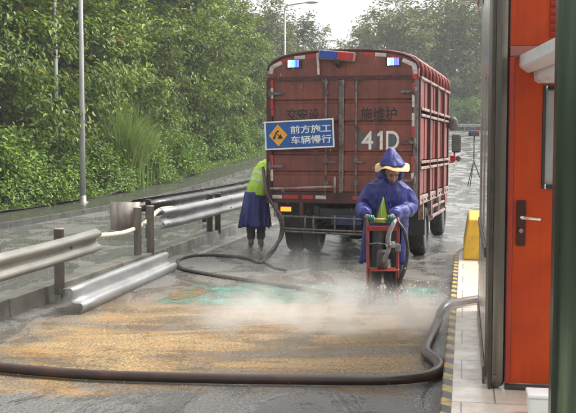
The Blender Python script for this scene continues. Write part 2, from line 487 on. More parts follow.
def road_mat():
    m = NT('wet_asphalt')
    g = m.n('NewGeometry')
    pos = g.outputs['Position']
    sep = m.n('SeparateXYZ'); m.l(pos, sep.inputs[0])
    X, Y = sep.outputs[0], sep.outputs[1]
    grain = m.noise(pos, 48, 4, .75)
    grit = m.noise(pos, 26, 5, .8)
    med = m.noise(pos, 1.7, 6, .65, .3)
    mp = m.n('Mapping'); mp.inputs['Scale'].default_value = (.42, 1.25, 1); mp.inputs['Rotation'].default_value = (0, 0, R(-6)); m.l(pos, mp.inputs[0])
    streak = m.noise(mp.outputs[0], 1.5, 8, .7, 1.1)
    mp2 = m.n('Mapping'); mp2.inputs['Scale'].default_value = (1.5, .75, 1); mp2.inputs['Rotation'].default_value = (0, 0, PHI); m.l(pos, mp2.inputs[0])
    puddle = m.noise(mp2.outputs[0], .9, 7, .66, .8)
    s_lat = m.math('SUBTRACT', m.math('MULTIPLY', X, CP), m.math('MULTIPLY', Y, SP))
    base = m.mix(m.rng(grain, .36, .66), (.03, .03, .028), (.26, .25, .225))
    base = m.mix(m.rng(med, .42, .7, 0, .6), base, (.12, .11, .092))
    plaza = m.mul(m.rng(m.math('ADD', Y, m.math('MULTIPLY', m.math('ADD', X, -2.5), 1.2)), 16.0, 20.0, smooth=True), m.rng(X, .5, 2.6, smooth=True))
    base = m.mix(plaza, base, m.mix(m.rng(streak, .35, .65), (.30, .295, .28), (.16, .155, .145)))
    pool = m.rng(m.math('ADD', puddle, m.math('MULTIPLY', grain, .10)), .49, .60, smooth=True)
    base = m.mix(m.math('MULTIPLY', pool, .6), base, (.03, .03, .026))
    # ochre cutting sludge, washed into uneven grainy bands across the lane
    wob = m.math('MULTIPLY_ADD', med, 2.0, -1.0)
    Yw = m.math('ADD', Y, wob)
    lane = m.mul(m.rng(m.math('ADD', s_lat, m.math('MULTIPLY', wob, .7)), -4.4, -3.5, smooth=True), m.rng(s_lat, -.5, -.2, 1, 0, smooth=True))
    band = m.mul(m.rng(Yw, 6.5, 7.3, smooth=True), m.rng(Yw, 9.3, 11.6, 1, 0, smooth=True))
    amt = m.rng(m.math('ADD', m.math('MULTIPLY', streak, 1.1), m.math('MULTIPLY', grit, .8)), .80, .98)
    sand = m.mul(lane, band, amt)
    sand_c = m.mix(m.rng(grain, .38, .62), (.085, .04, .010), (.60, .40, .15))
    sand_c = m.mix(m.rng(med, .45, .7, 0, .75), sand_c, (.36, .16, .025))
    film = m.mul(lane, m.rng(Yw, 6.6, 7.2, smooth=True), m.rng(Yw, 10.5, 14.8, 1, 0, smooth=True), m.rng(puddle, .35, .6, .15, .55))
    c = m.mix(film, base, (.165, .095, .034))
    c = m.mix(sand, c, sand_c)
    wet = m.rng(pool, 0, 1, .30, .045)
    rough = m.math('ADD', wet, m.math('MULTIPLY', sand, .25))
    m.p(base=c, rough=rough, spec=.6)
    rip = m.noise(pos, 5, 5, .65, .4)
    stand = m.rng(pool, 0, 1, 1.0, .5)
    h = m.math('MULTIPLY', m.math('ADD', m.math('MULTIPLY', grain, .34), m.math('MULTIPLY', rip, .58)), stand)
    h = m.math('ADD', h, m.math('MULTIPLY', m.mul(sand, grit), .7))
    m.bump(h, .7, .05)
    return m.mat
M['road'] = road_mat()

def paint_mat(name, c1, c2, scale, lo, hi):
    m = NT(name)
    pos = m.n('NewGeometry').outputs['Position']
    a = m.noise(pos, scale, 7, .72)
    b = m.noise(pos, scale * 9, 3, .6)
    f = m.rng(m.math('ADD', m.math('MULTIPLY', a, .75), m.math('MULTIPLY', b, .25)), lo, hi)
    m.p(base=m.mix(b, c1, c2), rough=.25)
    tr = m.n('BsdfTransparent'); mx = m.n('MixShader')
    m.l(f, mx.inputs[0]); m.l(tr.outputs[0], mx.inputs[1]); m.l(m.b.outputs[0], mx.inputs[2]); m.l(mx.outputs[0], m.out.inputs['Surface'])
    return m.mat
M['teal_paint'] = paint_mat('worn_teal_paint', (.035, .23, .175), (.08, .34, .26), 3.5, .45, .60)
M['ochre_paint'] = paint_mat('ochre_residue', (.34, .20, .08), (.22, .11, .03), 4.5, .38, .62)
M['line_paint'] = paint_mat('worn_white_line', (.5, .49, .44), (.34, .33, .29), 4, .40, .60)

def paving_mat():
    m = NT('island_paving')
    v = m.coord()
    a = m.noise(v, 3, 6, .65)
    f = m.noise(v, 60, 3)
    bt = m.n('TexBrick')
    bt.offset = .5
    bt.inputs['Scale'].default_value = 1
    bt.inputs['Brick Width'].default_value = .42; bt.inputs['Row Height'].default_value = .6
    bt.inputs['Mortar Size'].default_value = .006
    m.l(v, bt.inputs['Vector'])
    c = m.mix(m.rng(a, .35, .68), (.68, .61, .52), (.44, .38, .31))
    c = m.mix(m.math('MULTIPLY', bt.outputs['Fac'], .75), c, (.12, .10, .08))
    m.p(base=c, rough=m.rng(a, .35, .65, .12, .38))
    m.bump(f, .15, .006)
    return m.mat
M['paving'] = paving_mat()

def stripe_mat():
    m = NT('yellow_black_kerb')
    v = m.coord()
    sep = m.n('SeparateXYZ'); m.l(v, sep.inputs[0])
    q = m.math('ADD', sep.outputs[1], m.math('MULTIPLY', sep.outputs[2], -.6))
    q = m.math('ADD', q, m.math('MULTIPLY', sep.outputs[0], .9))
    fr = m.math('FRACT', m.math('MULTIPLY', q, 1 / .34))
    f = m.rng(fr, .48, .52)
    a = m.noise(v, 14, 5, .65)
    y = m.mix(m.rng(a, .4, .65), (.50, .33, .04), (.17, .12, .045))
    k = m.mix(m.rng(a, .4, .65), (.012, .012, .011), (.05, .045, .035))
    m.p(base=m.mix(f, y, k), rough=.35)
    m.bump(m.noise(v, 40, 4), .3, .008)
    return m.mat
M['stripe'] = stripe_mat()

# ------------------------------------------------------------------ ground, roads, kerbs (local frame: x across the road, y along it)
def sheet(name, mat, s0, s1, t0, t1, dz, ns=1, label=None, kind='structure', lumps=0):
    ts = sorted(set([t0, t1] + [t for t in list(np.arange(-60, 22, 20)) + list(np.arange(22, 40, 1.0)) + list(np.arange(40, 140, 10)) + [200, 300, 600, 1000] if t0 < t < t1]))
    mb = MB()
    vs = []
    for t in ts:
        for i in range(ns + 1):
            s = s0 + (s1 - s0) * i / ns
            z = hz(t) + dz + (lumps * noise.noise(Vector((s * .4, t * .4, 3))) if lumps else 0)
            vs.append((s, t, z))
    fs = [(j * (ns + 1) + i, j * (ns + 1) + i + 1, (j + 1) * (ns + 1) + i + 1, (j + 1) * (ns + 1) + i) for j in range(len(ts) - 1) for i in range(ns)]
    mb.add(vs, fs, True)
    o = mb.build(name, mat, rotz=-PHI)
    o['kind'] = kind
    return o

sheet('ground', M['soil'], -220, 220, -60, 280, -.03)
sheet('road', M['road'], -9.8, 24, -60, 104, 0)
sheet('verge', M['soil'], -60, -11.2, -20, 120, .13, 60, lumps=.1)
sheet('pavement', M['kerb_far'], -11.25, -9.62, -20, 110, .11)

def kerb_run(name, s0, s1, t0, t1, mat, h, step=None, bevel=.012):
    mb = MB()
    ts = list(np.arange(t0, t1, 2.0 if step is None else step)) + [t1]
    for a, b in zip(ts[:-1], ts[1:]):
        za, zb = hz(a), hz(b)
        g = .003
        j = rnd.uniform(-.004, .004)
        x0, x1 = s0 + j, s1 + j
        vs = [(x0, a + g, za - .05), (x1, a + g, za - .05), (x1, b - g, zb - .05), (x0, b - g, zb - .05),
              (x0, a + g, za + h), (x1 - .02, a + g, za + h), (x1 - .02, b - g, zb + h), (x0, b - g, zb + h)]
        mb.add(vs, [(0, 3, 2, 1), (4, 5, 6, 7), (0, 1, 5, 4), (1, 2, 6, 5), (2, 3, 7, 6), (3, 0, 4, 7)])
    return tag(mb.build(name, mat, rotz=-PHI, bevel=bevel), kind='structure')
kerb_run('median_kerb', -4.83, -4.56, 5.0, 10.25, M['concrete'], .19)
kerb_run('median_kerb', -4.83, -4.56, 10.3, 60, M['concrete'], .17)
kerb_run('far_kerb', -9.82, -9.6, -5, 100, M['kerb_far'], .14)

# island with striped kerb and paving
ISL0, ISL1 = -.13, 16.5
mb = MB()
n = 14
def isl_poly():
    p = [(-.13, 1.0), (3.2, 1.0), (3.2, 16.5), (.55, 16.5)]
    for k in range(1, 8):
        a = R(90 + 90 * k / 8)
        p.append((.55 + .68 * math.cos(a), 14.2 + 2.3 * math.sin(a)))
    p.append((-.13, 14.2))
    return p
ip = isl_poly()
inner = [(max(x, x + .0) + (.11 if x < 3 else 0), y) for x, y in ip]
mb.prism(ip, 'z', -.05, .138)
tag(mb.build('island_kerb', M['stripe'], rotz=-PHI, bevel=.012), kind='structure')
mb = MB()
ip2 = [(x + .07, y) if x < .5 else (x, y - .1) for x, y in ip]
mb.prism(ip2, 'z', -.04, .15)
tag(mb.build('island_pavement', M['paving'], rotz=-PHI, bevel=.004), kind='structure')

# painted markings
def patch(name, mat, pts, dz=.005, kind='structure'):
    mb = MB()
    mb.add([(p.x, p.y, hxy(p) + dz) for p in pts], [tuple(range(len(pts)))])
    return tag(mb.build(name, mat), kind=kind)
def px_patch(name, mat, pix, dz=.005):
    return patch(name, mat, [gp(x, y) for x, y in pix], dz)
px_patch('road_marking', M['teal_paint'], [(150, 303), (196, 285), (262, 284), (372, 287), (440, 288), (440, 297), (372, 299), (262, 306)])
px_patch('road_marking', M['ochre_paint'], [(164, 298.5), (170, 293), (182, 289.5), (198, 288.5), (207, 291), (203, 294.5), (190, 298.5), (176, 300)], .009)
mb = MB()
a, b = gp(268, 263.5), gp(446, 261.5)
d = (b - a).normalized(); nn = Vector((-d.y, d.x, 0)) * .035
patch('road_marking', M['line_paint'], [a - nn, b - nn, b + nn, a + nn], .013)
def st_line(s0, s1, t0, t1):
    mb = MB()
    ts = list(np.arange(t0, t1, 1.0)) + [t1]
    vs = []
    for t in ts: vs += [(s0, t, hz(t) + .006), (s1, t, hz(t) + .006)]
    mb.add(vs, [(2 * i, 2 * i + 1, 2 * i + 3, 2 * i + 2) for i in range(len(ts) - 1)])
    tag(mb.build('road_marking', M['line_paint'], rotz=-PHI), kind='structure')
st_line(-.75, -.55, 36, 98)
st_line(-4.3, -4.18, 15, 90)
st_line(-7.4, -7.28, 24, 30); st_line(-7.4, -7.28, 36, 42)

# ------------------------------------------------------------------ guardrails
WP = [(.0, -.155), (.012, -.158), (.075, -.118), (.083, -.095), (.075, -.072), (.012, -.03), (.004, 0), (.012, .03), (.075, .072), (.083, .095), (.075, .118), (.012, .158), (0, .155)]
def wbeam(mb, pts, side=1, rolls=None, hs=1.0):                        # pts: centre line (s, t, z); side: which way the ribs bulge
    vs = []
    for i, p in enumerate(pts):
        d = Vector(pts[min(i + 1, len(pts) - 1)]) - Vector(pts[max(0, i - 1)])
        d.normalize()
        r = Vector((d.y, -d.x, 0)).normalized() * side
        up = Vector((0, 0, 1))
        if rolls:
            a = rolls[i]
            q = Matrix.Rotation(a, 3, d)
            r, up = q @ r, q @ up
        for (x, z) in WP:
            vs.append(Vector(p) + r * x + up * z * hs)
    k = len(WP)
    fs = [(i * k + j, i * k + j + 1, (i + 1) * k + j + 1, (i + 1) * k + j) for i in range(len(pts) - 1) for j in range(k - 1)]
    mb.add(vs, fs, True)
def rail_part(name, pts, mat, parent, side=1, rolls=None, hs=1.0):
    mb = MB(); wbeam(mb, pts, side, rolls, hs)
    o = mb.build(name, mat, parent)
    s = o.modifiers.new('thick', 'SOLIDIFY'); s.thickness = .008; s.offset = 0
    return o
def post_part(x, y, z0, z1, mat, parent, r=.057):
    mb = MB(); mb.tube([(x, y, z0), (x, y, z1 - .012), (x, y, z1 - .012), (x, y, z1)], [r, r, r * 1.07, r * 1.04], 18)
    return mb.build('post', mat, parent)

# the near run, broken off beside the fallen panel
pn = to_st(gp(59.5, 287, .18)); T0 = pn[1]
p_end = to_st(dp(91, 237, 12.3))
o = thing('guardrail', 'bent near run of grey guardrail that ends broken at a single post', 'guardrail', st(pn[0] + .06, T0, 0), -PHI)
rail_part('beam', [(.04, -6.2, .60), (.05, -3, .60), (.06, -.6, .61), (.07, .1, .625), (.12, .62, .65)], M['galv_old'], o, 1, None, .85)
post_part(-.06, 0, .10, .84, M['post'], o)
post_part(-.06, -4, .10, .84, M['post'], o)
mb = MB(); mb.box((.02, 0, .6), (.12, .07, .2)); mb.build('spacer_block', M['galv_old'], o, bevel=.006)
for y, z in ((-.0, .625), (.46, .74), (.46, .57), (.55, .655), (-3.0, .60), (-2.8, .68), (-2.8, .52)):
    mb = MB(); mb.cyl((.07, y, z), (.165 if abs(z - .65) > .06 else .10, y, z), .013, 8); mb.build('bolt', M['rod'], o)

# far run, ending at two posts with a curved end plate
tb = to_st(gp(146, 253, .17))
TF = tb[1]
o = thing('guardrail', 'far run of silver guardrail that ends at a pair of grey posts', 'guardrail', st(tb[0] + .06, TF, 0), -PHI)
LZ = lambda y: hz(TF + y)
ys = [.25, 1.2, 2.2, 4, 6, 8, 12, 16, 20, 26, 34]
rail_part('beam', [(.07, y, .665 + LZ(y) - .02 * (y > 1)) for y in ys], M['galv'], o)
for (x, y, mt) in ((-.10, -.25, 'post'), (-.03, .12, 'post'), (-.10, 3.75, 'post_brown'), (-.02, 4.05, 'post_brown'), (-.06, 8, 'post_brown'), (-.06, 12, 'post_brown'), (-.06, 16, 'post_brown'), (-.06, 20, 'post_brown'), (-.06, 24, 'post_brown')):
    post_part(x, y, .1 + LZ(y), .87 + LZ(y), M[mt], o)
for y, z in ((.40, .75), (.40, .58), (.62, .665), (3.9, .665), (4.4, .75), (4.4, .58), (8, .665)):
    mb = MB(); mb.cyl((.07, y, z + LZ(y)), (.167 if abs(z - .665) > .06 else .10, y, z + LZ(y)), .014, 8); mb.build('bolt', M['rod'], o)
for y in (3.9, 8, 12, 16):
    mb = MB(); mb.box((.03, y, .66 + LZ(y)), (.10, .3, .1)); mb.build('bracket', M['galv_old'], o, bevel=.006)
mb = MB()                                                       # curved end plate behind the posts
c0, c1 = dp(115, 217, 15.0), dp(143, 217, 14.75)
rows = []
for z in (.52, .94):
    rows.append([(-.56 + .47 * k / 10, -.14 + .13 * math.sin(math.pi * k / 10) * -1, z) for k in range(11)])
mb.add(rows[0] + rows[1], [(i, i + 1, 12 + i, 11 + i) for i in range(10)], True)
e = mb.build('end_plate', M['post'], o); s = e.modifiers.new('thick', 'SOLIDIFY'); s.thickness = .01

# the parallel run on the far side of the median
o = thing('guardrail', 'dark guardrail with twin beams standing behind the silver one', 'guardrail', st(-5.75, 17.0, 0), -PHI)
LZ2 = lambda y: hz(17 + y)
ys = [0, 2, 4, 6, 8, 10, 13, 16, 20, 26, 34]
rail_part('beam', [(-.06, y, .58 + LZ2(y)) for y in ys], M['dark_rail'], o)
rail_part('beam', [(-.34, y, .60 + LZ2(y)) for y in ys], M['dark_rail'], o, -1)
for y in (.4, 4.4, 8.4, 12.4, 16.4, 20.4, 24.4):
    post_part(-.2, y, -.02 + LZ2(y), .74 + LZ2(y), M['dark_rail'], o)

# fallen beam leaning on the kerb
a, b = gp(71, 302, .13), gp(168, 262, .12)
mb = MB()
d = (b - a)
pts = [a + d * k / 8 for k in range(9)]
tag_o = thing('fallen_guardrail', 'detached corrugated guardrail panel lying tilted against the median kerb', 'guardrail panel', (a + b) / 2)
pl = [p - (a + b) / 2 for p in pts]
rail_part('beam', pl, M['galv'], tag_o, 1, [R(-36 - 4 * math.sin(k)) for k in range(9)])

# far rail where the road bends away
o = thing('guardrail', 'distant pale guardrail crossing below the trees at the bend', 'guardrail', st(3, 103.5, hz(103.5)), -PHI)
rail_part('beam', [(x, .004 * x * x * .3, .62) for x in range(-16, 21, 3)], M['galv'], o, 1)
for x in range(-15, 20, 4): post_part(x, .15, -.2, .8, M['post'], o)

# cream pipe sagging from the broken rail end to the far rail end
pp = [dp(84, 236, 11.3), dp(92, 236, 11.6), dp(100, 235.5, 12.2), dp(112, 234.5, 13.0), dp(126, 232, 13.5), dp(140, 226, 14.1), dp(150, 219, 14.6), dp(158, 211, 15.0), dp(165, 208.5, 15.25), dp(172, 208, 15.5)]
mb = MB(); mb.tube(pp, .034, 12, sub=5, round_ends=True)
tag(mb.build('conduit_pipe', M['pvc']), 'cream plastic pipe sagging between the two broken guardrail ends', 'pipe')

# ------------------------------------------------------------------ street lamps
def lamp(px, py, h, label, arm=True, s=None, t=None, side=1, r0=.085):
    if s is None: p = gp(px, py, .12)
    else: p = st(s, t, hz(t) + .1)
    o = thing('street_lamp', label, 'street lamp', p, -PHI, None)
    mb = MB(); mb.tube([(0, 0, 0), (0, 0, h * .3), (0, 0, h)], [r0, r0 * .88, r0 * .6], 18); mb.build('pole', M['lamp_post'], o)
    mb = MB(); mb.ring_loft([(0, 0, -.02, .17, .17), (0, 0, .02, .17, .17), (0, 0, .05, .1, .1), (0, 0, .22, .095, .095)], 18); mb.build('base', M['galv_old'], o)
    mb = MB(); mb.tube([(0, 0, h - .05), (0, 0, h + .25), (side * .25, 0, h + .45), (side * 1.4, 0, h + .6)], .045, 10, sub=4); mb.build('arm', M['lamp_post'], o)
    mb = MB(); mb.ell((side * 1.75, 0, h + .6), (.45, .14, .09)); mb.build('lamp_head', M['lamp_post'], o)
    return o
lamp(83, 203, 9.0, 'nearest grey street lamp post standing on the pavement before the bushes')
lamp(56, 0, 9.0, 'pale lamp post half hidden in the leaves at the left edge', s=-12.75, t=28.4, r0=.09)
def lamp_far(px, Y, topy, label):
    p = Vector(((px - CX) / F * Y, Y, 0)); q = to_st(p)
    h = CAMH + (147 - topy) / F * Y - hz(q[1]) - .7
    lamp(0, 0, h, label, s=q[0], t=q[1])
lamp_far(284.5, 62, 5, 'street lamp with its head against the white sky above the truck')
lamp_far(317, 108, 42, 'small distant street lamp peeping over the truck roof')

# ------------------------------------------------------------------ trees and plants
def leaves_mesh(name, C, Nn, D, L, Wd, var, mat, droop=.25):
    C, Nn, D = np.asarray(C), np.asarray(Nn), np.asarray(D)
    D = D - Nn * (D * Nn).sum(1, keepdims=True)
    D /= np.linalg.norm(D, axis=1, keepdims=True) + 1e-9
    S = np.cross(Nn, D)
    L = L[:, None]; Wd = Wd[:, None]
    fold = Nn * Wd * .30
    b = C - D * L * .5
    tip = C + D * L * .5 - Nn * L * droop * .5
    r1 = C - D * L * .18 + S * Wd * .5 + fold; r2 = C + D * L * .2 + S * Wd * .36 + fold - Nn * L * droop * .2
    l1 = C - D * L * .18 - S * Wd * .5 + fold; l2 = C + D * L * .2 - S * Wd * .36 + fold - Nn * L * droop * .2
    n = len(C)
    V = np.stack([b, r1, r2, tip, l2, l1], 1).reshape(-1, 3)
    i = np.arange(n)[:, None] * 6
    Fc = np.concatenate([i + np.array([[0, 1, 2, 3]]), i + np.array([[0, 3, 4, 5]])], 1).reshape(-1)
    me = bpy.data.meshes.new(name)
    me.vertices.add(n * 6); me.vertices.foreach_set('co', V.ravel())
    me.loops.add(n * 8); me.loops.foreach_set('vertex_index', Fc.astype(np.int32))
    me.polygons.add(n * 2); me.polygons.foreach_set('loop_start', np.arange(0, n * 8, 4, dtype=np.int32)); me.polygons.foreach_set('loop_total', np.full(n * 2, 4, np.int32))
    at = me.attributes.new('leafvar', 'FLOAT', 'POINT'); at.data.foreach_set('value', np.repeat(var, 6).astype(np.float32))
    me.materials.append(mat)
    me.update(); me.validate()
    return me

def tree_data(seed, H, Rc, nleaf, leaf, low=.1, nb=26, trunk=.13, top=.5, sig=.42, mat='leaf_near', shape=.55):
    g = np.random.default_rng(seed)
    mb = MB()
    bend = g.normal(0, .25, (5, 2))
    tp = [(bend[k][0] * k / 4, bend[k][1] * k / 4, H * .9 * k / 4) for k in range(5)]
    tp[0] = (0, 0, -.2)
    mb.tube(tp, [trunk * (1 - .8 * k / 4) for k in range(5)], 9, sub=3)
    tq = np.array(tp)
    def trunk_at(z):
        f = np.clip(z / (H * .9), 0, 1) * 4; i = min(int(f), 3); return tq[i] + (tq[i + 1] - tq[i]) * (f - i)
    cl, cs = [], []
    for b in range(nb):
        q = (b + .5) / nb
        h = H * (low + (.97 - low) * q)
        rr = Rc * (math.sin(math.pi * (.12 + .83 * q ** .8)) ** shape) * g.uniform(.7, 1.15)
        az = b * 2.4 + g.normal(0, .4)
        s0 = trunk_at(h * g.uniform(.55, .8))
        e = np.array([rr * math.cos(az), rr * math.sin(az), h + g.normal(0, .1 * H * .3)])
        mid = (s0 + e) / 2 + np.array([0, 0, .12 * rr])
        mb.tube([s0, mid, e], [trunk * .32, trunk * .2, trunk * .05], 5, sub=3, caps=False)
        for k in range(6):
            f = g.uniform(.35, 1.02)
            c = s0 * (1 - f) ** 2 + 2 * mid * f * (1 - f) + e * f * f + g.normal(0, .22 * Rc * .5, 3)
            c[2] = max(c[2], .25)
            cl.append(c); cs.append(g.uniform(.6, 1.3))
    cl = np.array(cl); cs = np.array(cs)
    idx = g.integers(0, len(cl), nleaf)
    off = g.normal(0, 1, (nleaf, 3)); off[:, 2] *= .6
    C = cl[idx] + off * sig * cs[idx][:, None]
    C[:, 2] = np.maximum(C[:, 2], .08)
    out = C - np.array([0, 0, H * .45]); out /= np.linalg.norm(out, axis=1, keepdims=True) + 1e-9
    Nn = out * .55 + np.array([0, 0, .75]) + g.normal(0, .5, (nleaf, 3))
    Nn /= np.linalg.norm(Nn, axis=1, keepdims=True)
    D = out * .6 + np.array([0, 0, -.5]) + g.normal(0, .5, (nleaf, 3))
    cv = g.uniform(-.18, .18, len(cl))
    L = leaf * g.uniform(.65, 1.3, nleaf)
    var = np.clip(g.beta(2.2, 2.4, nleaf) + cv[idx], 0, .92)
    odd = g.random(nleaf) < .006
    var[odd] = g.uniform(.95, 1, odd.sum())
    return mb.mesh('trunk', M['bark']), leaves_mesh('crown', C, Nn, D, L, L * g.uniform(.38, .6, nleaf), var, M[mat])

TREES = {
    'a': tree_data(1, 9.5, 3.0, 20000, .195, .06, 38, .15, sig=.33),
    'b': tree_data(2, 10.5, 3.2, 20000, .175, .05, 40, .17, sig=.34),
    'c': tree_data(3, 8.5, 2.8, 17000, .21, .08, 34, .13, sig=.31),
    'f': tree_data(4, 15, 4.2, 9000, .42, .10, 34, .22, sig=.7, mat='leaf_far'),
    'g': tree_data(5, 17, 4.6, 9000, .42, .22, 30, .25, sig=.65, mat='leaf_far_yellow', shape=.8),
    'h': tree_data(6, 14, 4.6, 5200, .40, .22, 26, .2, sig=.48, mat='leaf_far_yellow', shape=.8),
}
def tree(kind, px, Y, label, scale=1.0, rz=None, group=None, name='broadleaf_tree', dz=0):
    X = (px - CX) / F * Y
    p = Vector((X, Y, 0)); p.z = hxy(p) + .1 + dz
    o = thing(name, label, 'tree', p, rnd.uniform(0, 6.28) if rz is None else rz, group)
    tm, lm = TREES[kind]
    for nm, me in (('trunk', tm), ('crown', lm)):
        c = link(nm, me, o)
    o.scale = (scale, scale, scale * rnd.uniform(.95, 1.08))
    return o
def wall_Y(px, s):
    return -s / (.182 + (288 - px) / 966)
G1 = 'broadleaf trees walling the left roadside'
for kind, px, s, sc_, lab in (
    ('a', -18, -14.2, 1, 'broadleaf tree at the left edge whose boughs cross the pale half hidden lamp post'),
    ('b', 22, -14.6, 1, 'broadleaf tree between the left edge and the half hidden lamp post'),
    ('c', 68, -14.3, 1.05, 'broadleaf tree directly behind the nearest street lamp'),
    ('a', 108, -15.2, 1.05, 'broadleaf tree with orange tinged leaves rising behind the reed clump'),
    ('b', 140, -14.8, 1.0, 'broadleaf tree just right of the reed clump above the end plate of the rail'),
    ('c', 170, -14.4, 1.15, 'broadleaf tree above the bare strip where the bushes end'),
    ('a', 196, -14.6, 1.1, 'broadleaf tree above the far silver guardrail'),
    ('b', 218, -14.8, .98, 'broadleaf tree behind the worker in the yellow vest'),
    ('c', 236, -14.4, .98, 'last broadleaf tree of the wall, touching the truck and the white sky'),
    ('b', 5, -19, 1.15, 'tall broadleaf tree in the second row at the left edge'),
    ('a', 90, -19.5, 1.2, 'tall second row broadleaf tree over the nearest street lamp'),
    ('b', 150, -19.5, 1.2, 'tall second row broadleaf tree over the reed clump'),
    ('a', 200, -19, 1.0, 'second row broadleaf tree whose top meets the sky left of the truck')):
    tree(kind, px, wall_Y(px, s), lab, sc_, group=G1)
G2 = 'hazy trees beyond the bend'
for kind, px, Y, sc_, lab in (
    ('f', 250, 92, .84, 'hazy dark tree left of the lamp head against the sky'),
    ('g', 272, 98, .74, 'hazy tree directly behind the pole of the lamp above the truck'),
    ('f', 296, 106, .84, 'hazy rounded tree under the lamp head against the sky'),
    ('h', 318, 118, .84, 'low faint tree in the dip of the skyline above the truck'),
    ('h', 346, 124, .72, 'low faint tree under the widest patch of white sky'),
    ('h', 366, 118, .92, 'spindly open tree at the right edge of the white sky'),
    ('h', 386, 112, 1.12, 'tall open tree above the right warning lamp of the truck'),
    ('g', 406, 124, 1.0, 'tall hazy tree above the right corner of the truck roof'),
    ('h', 424, 112, 1.2, 'tall yellowish tree above the hoops of the truck'),
    ('g', 444, 120, 1.02, 'tall hazy tree above the truck mirror'),
    ('g', 464, 113, .98, 'tall yellowish tree above the tripod'),
    ('f', 486, 122, 1.15, 'tall hazy tree against the steel corner of the booth'),
    ('g', 512, 116, 1.1, 'hazy tree mostly hidden by the booth')):
    tree(kind, px, Y, lab, sc_, group=G2, name='roadside_tree')

def bush_data(seed, rx, ry, h, nleaf, leaf, mat='leaf_bush'):
    g = np.random.default_rng(seed)
    mb = MB()
    nc = 60
    u = g.uniform(0, 2 * math.pi, nc); v = g.uniform(0, 1, nc) ** .6
    r = np.sqrt(1 - v * v * .9) * g.uniform(.6, 1.0, nc)
    cl = np.stack([rx * r * np.cos(u), ry * r * np.sin(u), h * v * g.uniform(.75, 1.05, nc)], 1)
    for c in cl[::3]:
        mb.tube([(c[0] * .15, c[1] * .15, -.1), (c[0] * .5, c[1] * .5, c[2] * .6), tuple(c)], [.018, .012, .004], 5, sub=2, caps=False)
    idx = g.integers(0, nc, nleaf)
    C = cl[idx] + g.normal(0, .17, (nleaf, 3))
    C[:, 2] = np.abs(C[:, 2]) + .02
    out = C / (np.linalg.norm(C, axis=1, keepdims=True) + 1e-9)
    Nn = out * .6 + np.array([0, 0, .7]) + g.normal(0, .45, (nleaf, 3)); Nn /= np.linalg.norm(Nn, axis=1, keepdims=True)
    D = out + np.array([0, 0, -.2]) + g.normal(0, .6, (nleaf, 3))
    L = leaf * g.uniform(.6, 1.3, nleaf)
    var = np.clip(g.beta(2.2, 2.2, nleaf) + g.uniform(-.2, .2, nc)[idx], 0, 1)
    return mb.mesh('stems', M['bark']), leaves_mesh('foliage', C, Nn, D, L, L * .5, var, M[mat], .15)
BUSH = [bush_data(11, 1.5, 1.1, 1.5, 5200, .12), bush_data(12, 1.3, 1.0, 1.1, 4600, .11), bush_data(13, 1.7, 1.2, 1.9, 6000, .13)]
def bush(k, px, s, lab, sc_=1):
    Y = wall_Y(px, s)
    X = (px - CX) / F * Y
    p = Vector((X, Y, 0)); p.z = hxy(p) + .1
    o = thing('bush', lab, 'bush', p, rnd.uniform(0, 6.28), 'bushes at the foot of the tree wall')
    for nm, me in zip(('stems', 'foliage'), BUSH[k]): link(nm, me, o)
    o.scale = (sc_, sc_, sc_)
for k, px, s, sc_, lab in (
    (2, -14, -12.6, 1.0, 'bright green bush cut off by the left edge, lowest of the bushes'),
    (0, 12, -12.4, 1.0, 'bright green bush above the near guardrail at the left edge'),
    (2, 34, -12.9, 1.0, 'bright green bush above the single guardrail post'),
    (1, 58, -12.2, 1.1, 'low bright bush just left of the nearest lamp post base'),
    (0, 78, -12.7, 1.05, 'bush directly behind the foot of the nearest lamp post'),
    (1, 98, -12.2, 1.15, 'low bright bush just right of the nearest lamp post base'),
    (2, 118, -12.8, 1.0, 'bush left of the foot of the reed clump'),
    (1, 140, -12.2, 1.25, 'low bush in front of the reed clump'),
    (0, 160, -12.4, 1.2, 'bush at the right end of the bright row, leaning over the pavement'),
    (1, 182, -13.4, 1.2, 'darker bush past the end of the bright row'),
    (0, 203, -13.4, 1.2, 'bush at the roadside above the dark guardrail'),
    (2, 222, -13.5, 1.1, 'bush nearest the worker in the yellow vest'),
    (0, 240, -13.6, 1.2, 'bush beside the left edge of the truck')):
    bush(k, px, s, lab, sc_)
for k, px, Y, lab in ((2, 444, 107, 'pale bush behind the distant rail next to the truck side'), (0, 455, 108, 'pale bush behind the distant rail above the truck mirror'), (2, 466, 107, 'pale bush behind the distant rail above the tripod'), (0, 478, 108, 'pale bush behind the distant rail next to the booth'), (2, 490, 107, 'pale bush behind the distant rail hidden partly by the booth')):
    X = (px - CX) / F * Y
    p = Vector((X, Y, 0)); p.z = hxy(p)
    o = thing('bush', lab, 'bush', p, rnd.uniform(0, 6), 'bushes behind the distant rail')
    for nm, me in zip(('stems', 'foliage'), BUSH[k]): link(nm, me, o)
    o.scale = (1.7, 1.7, 1.7)

